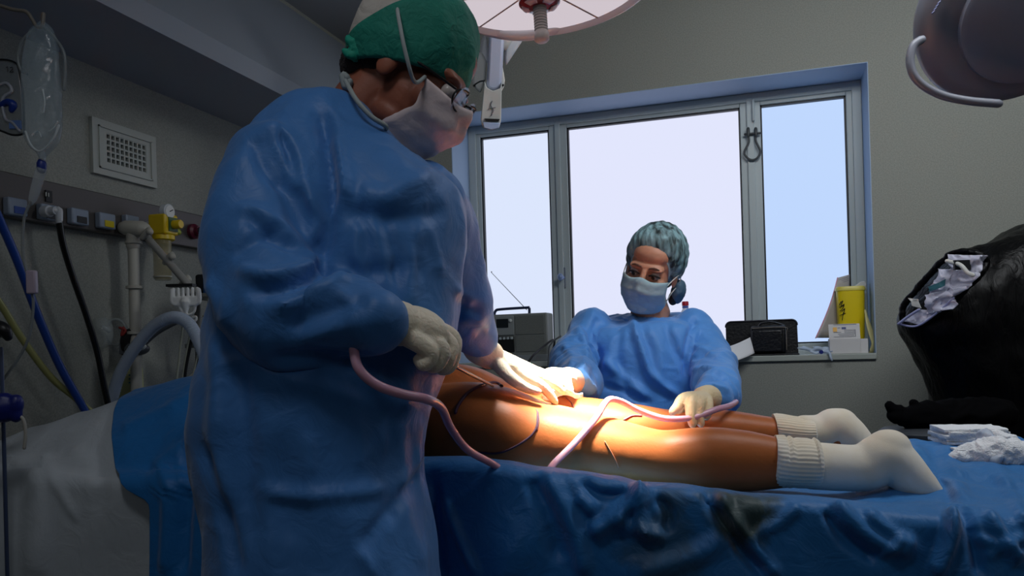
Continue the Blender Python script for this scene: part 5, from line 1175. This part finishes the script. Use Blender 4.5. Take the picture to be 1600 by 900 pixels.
bm = bmesh.new(); tube(bm, [at(x, y, z) for x, y, z in ((972, 497, 2.31), (980, 501, 2.26), (992, 506, 2.235), (1010, 510, 2.225), (1030, 507, 2.235), (1045, 501, 2.265), (1054, 496, 2.32))], .006, seg=10); obj('collar', bm, M_gown2, gown2)
# eyes, lids, brows
for g in (-1, 1):
    bm = bmesh.new(); sph(bm, Lc(.077, g*.032, .008), (.0125, .0125, .0125)); e = obj('eye', bm, MATS['eye_white'], hd2)
    bm = bmesh.new(); sph(bm, Lc(.086, g*.032-.002, .005), (.006, .006, .006)); obj('iris', bm, mat('iris_dark', (30, 20, 16), .2), e)
    bm = bmesh.new(); tube(bm, [Lc(.088, g*.016, .008), Lc(.0935, g*.032, .013), Lc(.084, g*.05, .008)], [.002, .003, .002], seg=8); obj('eyelashes', bm, M_hair, hd2)
    bm = bmesh.new(); tube(bm, [Lc(.0925, g*.014, .031), Lc(.092, g*.032, .035), Lc(.080, g*.052, .026)], [.0025, .003, .0015], seg=8, flat=.6); obj('eyebrow', bm, mat('brow', (86, 54, 44), .8), hd2)
msk2, mr2 = maskshell(Lc, 1, M_mask, an, w=.073, zt=-.006, zb=-.118)
for r_, e in ((0, 0), (0, -1)):
    bm = bmesh.new()
    a0 = mr2[2][e]; a1 = mr2[-6][e]; g = 1 if (a0-hc2).dot(ax[1]) > 0 else -1
    tube(bm, [a0, Lc(.03, g*.08, .0), Lc(-.012, g*.088, .008), Lc(-.014, g*.088, -.025), Lc(.02, g*.078, -.05), a1], .0016, seg=6)
    obj('ear_loop', bm, M_white, msk2)
# bouffant cap: pleated dome open around the face
n, m_ = 96, 60; rows = []
cdir = Vector((1, 0, -.52)).normalized()
bm = bmesh.new(); c0 = (-.026, 0, .045)
for j in range(m_+1):
    a = math.radians(49)+(math.pi-math.radians(49))*j/m_; row = []
    for i in range(n):
        b = 2*math.pi*i/n
        e1 = Vector((0, 1, 0)); e2 = cdir.cross(e1)
        d = cdir*math.cos(a)+(e1*math.cos(b)+e2*math.sin(b))*math.sin(a)
        puff = min(1, (j/m_)*5); pl = .028*math.sin(b*24+2*math.sin(b*3))*puff*math.exp(-(j/m_)*1.6)+.02*ridged(d.y*3, d.z*3, 2)*puff
        f = (.90+.14*math.sin(puff*math.pi/2))+pl
        row.append(Lc(c0[0]+.108*d.x*f, c0[1]+.091*d.y*f, c0[2]+.105*d.z*f))
    rows.append(row)
R_ = [[bm.verts.new(p) for p in r] for r in rows]
for a, b in zip(R_, R_[1:]):
    for k in range(n): bm.faces.new((a[k], a[(k+1) % n], b[(k+1) % n], b[k]))
M_bou = mat('bouffant_cap', (146, 184, 192), .6, bump=.5, bscale=60, rgb2=(34, 48, 50), vscale=34, stretch=(1.6, 1.6, .3))
cp2 = solid(obj('bouffant_cap', bm, M_bou, an), .001)
bm = bmesh.new(); tube(bm, rows[0]+rows[0][:1], .0028, seg=8, smooth=False); obj('elastic_edge', bm, mat('elastic', (170, 196, 200), .7), cp2)
bm = bmesh.new(); g = 1 if (at(1050, 450, 2.25)-hc2).dot(ax[1]) > 0 else -1
sph(bm, Lc(-.03, g*.088, -.052), (.03, .018, .034), ax); me = remesh(bm, .003, 2); crumple(me, .004, 40); obj('cap_tail', me, mat('cap_tail', (74, 104, 128), .6), cp2)
bm = bmesh.new(); sph(bm, Lc(-.035, -g*.078, -.02), (.02, .014, .03), ax); obj('cap_tail', bm, MATS['cap_tail'], cp2)
bm = bmesh.new(); sph(bm, Lc(-.02, g*.08, -.072), (.02, .015, .022), ax); obj('hair', bm, M_hair, an)
# her hands
hand([S(902, 598, 1.82, .030), S(893, 594, 1.76, .028), S(885, 591, 1.73, .025)], None,
     [[S(890, 586, 1.74, .013), S(860, 582, 1.70, .0115), S(851, 593, 1.69, .0095), S(853, 605, 1.685, .0075)],
      [S(892, 588, 1.73, .013), S(868, 583, 1.685, .0115), S(862, 597, 1.675, .0095), S(864, 611, 1.67, .008)],
      [S(893, 592, 1.72, .013), S(877, 586, 1.67, .0115), S(873, 600, 1.66, .0095), S(876, 613, 1.655, .008)],
      [S(894, 595, 1.71, .012), S(886, 591, 1.66, .0105), S(888, 602, 1.65, .009), S(892, 610, 1.65, .0075)],
      [S(890, 596, 1.75, .012), S(862, 600, 1.74, .011), S(850, 607, 1.73, .009)]], M_glove, 'right_glove', an)
hand([S(1112, 622, 1.82, .032), S(1105, 622, 1.76, .029), S(1098, 622, 1.72, .025)], None,
     [[S(1100, 620, 1.72, .013), S(1070, 622, 1.64, .0125), S(1058, 636, 1.62, .0105), S(1051, 643, 1.615, .0085)],
      [S(1100, 620, 1.71, .014), S(1083, 624, 1.63, .013), S(1079, 645, 1.605, .011), S(1082, 663, 1.60, .0085)],
      [S(1102, 622, 1.71, .014), S(1095, 627, 1.63, .0125), S(1092, 646, 1.61, .0105), S(1095, 662, 1.605, .0085)],
      [S(1104, 624, 1.71, .013), S(1106, 630, 1.64, .0115), S(1107, 642, 1.62, .0095), S(1104, 651, 1.615, .008)],
      [S(1095, 626, 1.73, .012), S(1072, 636, 1.70, .011), S(1060, 646, 1.68, .009)]], M_glove2, 'left_glove', an)
# gauze she holds
bm = bmesh.new(); rows = []
for j in range(8):
    v = j/7; rows.append([at(848+62*i/15, 615+3*math.sin(i*.6)-(.55 if i < 12 else -0)*i*.35+ (v-.5)*16*(1-i/22), 1.63+.015*math.sin(i*.5)+.02*v) for i in range(16)])
grid(bm, rows); tag(solid(obj('gauze_swab', bm, M_gz), .003), 'small folded white gauze pinched between both pairs of gloved hands', 'gauze')
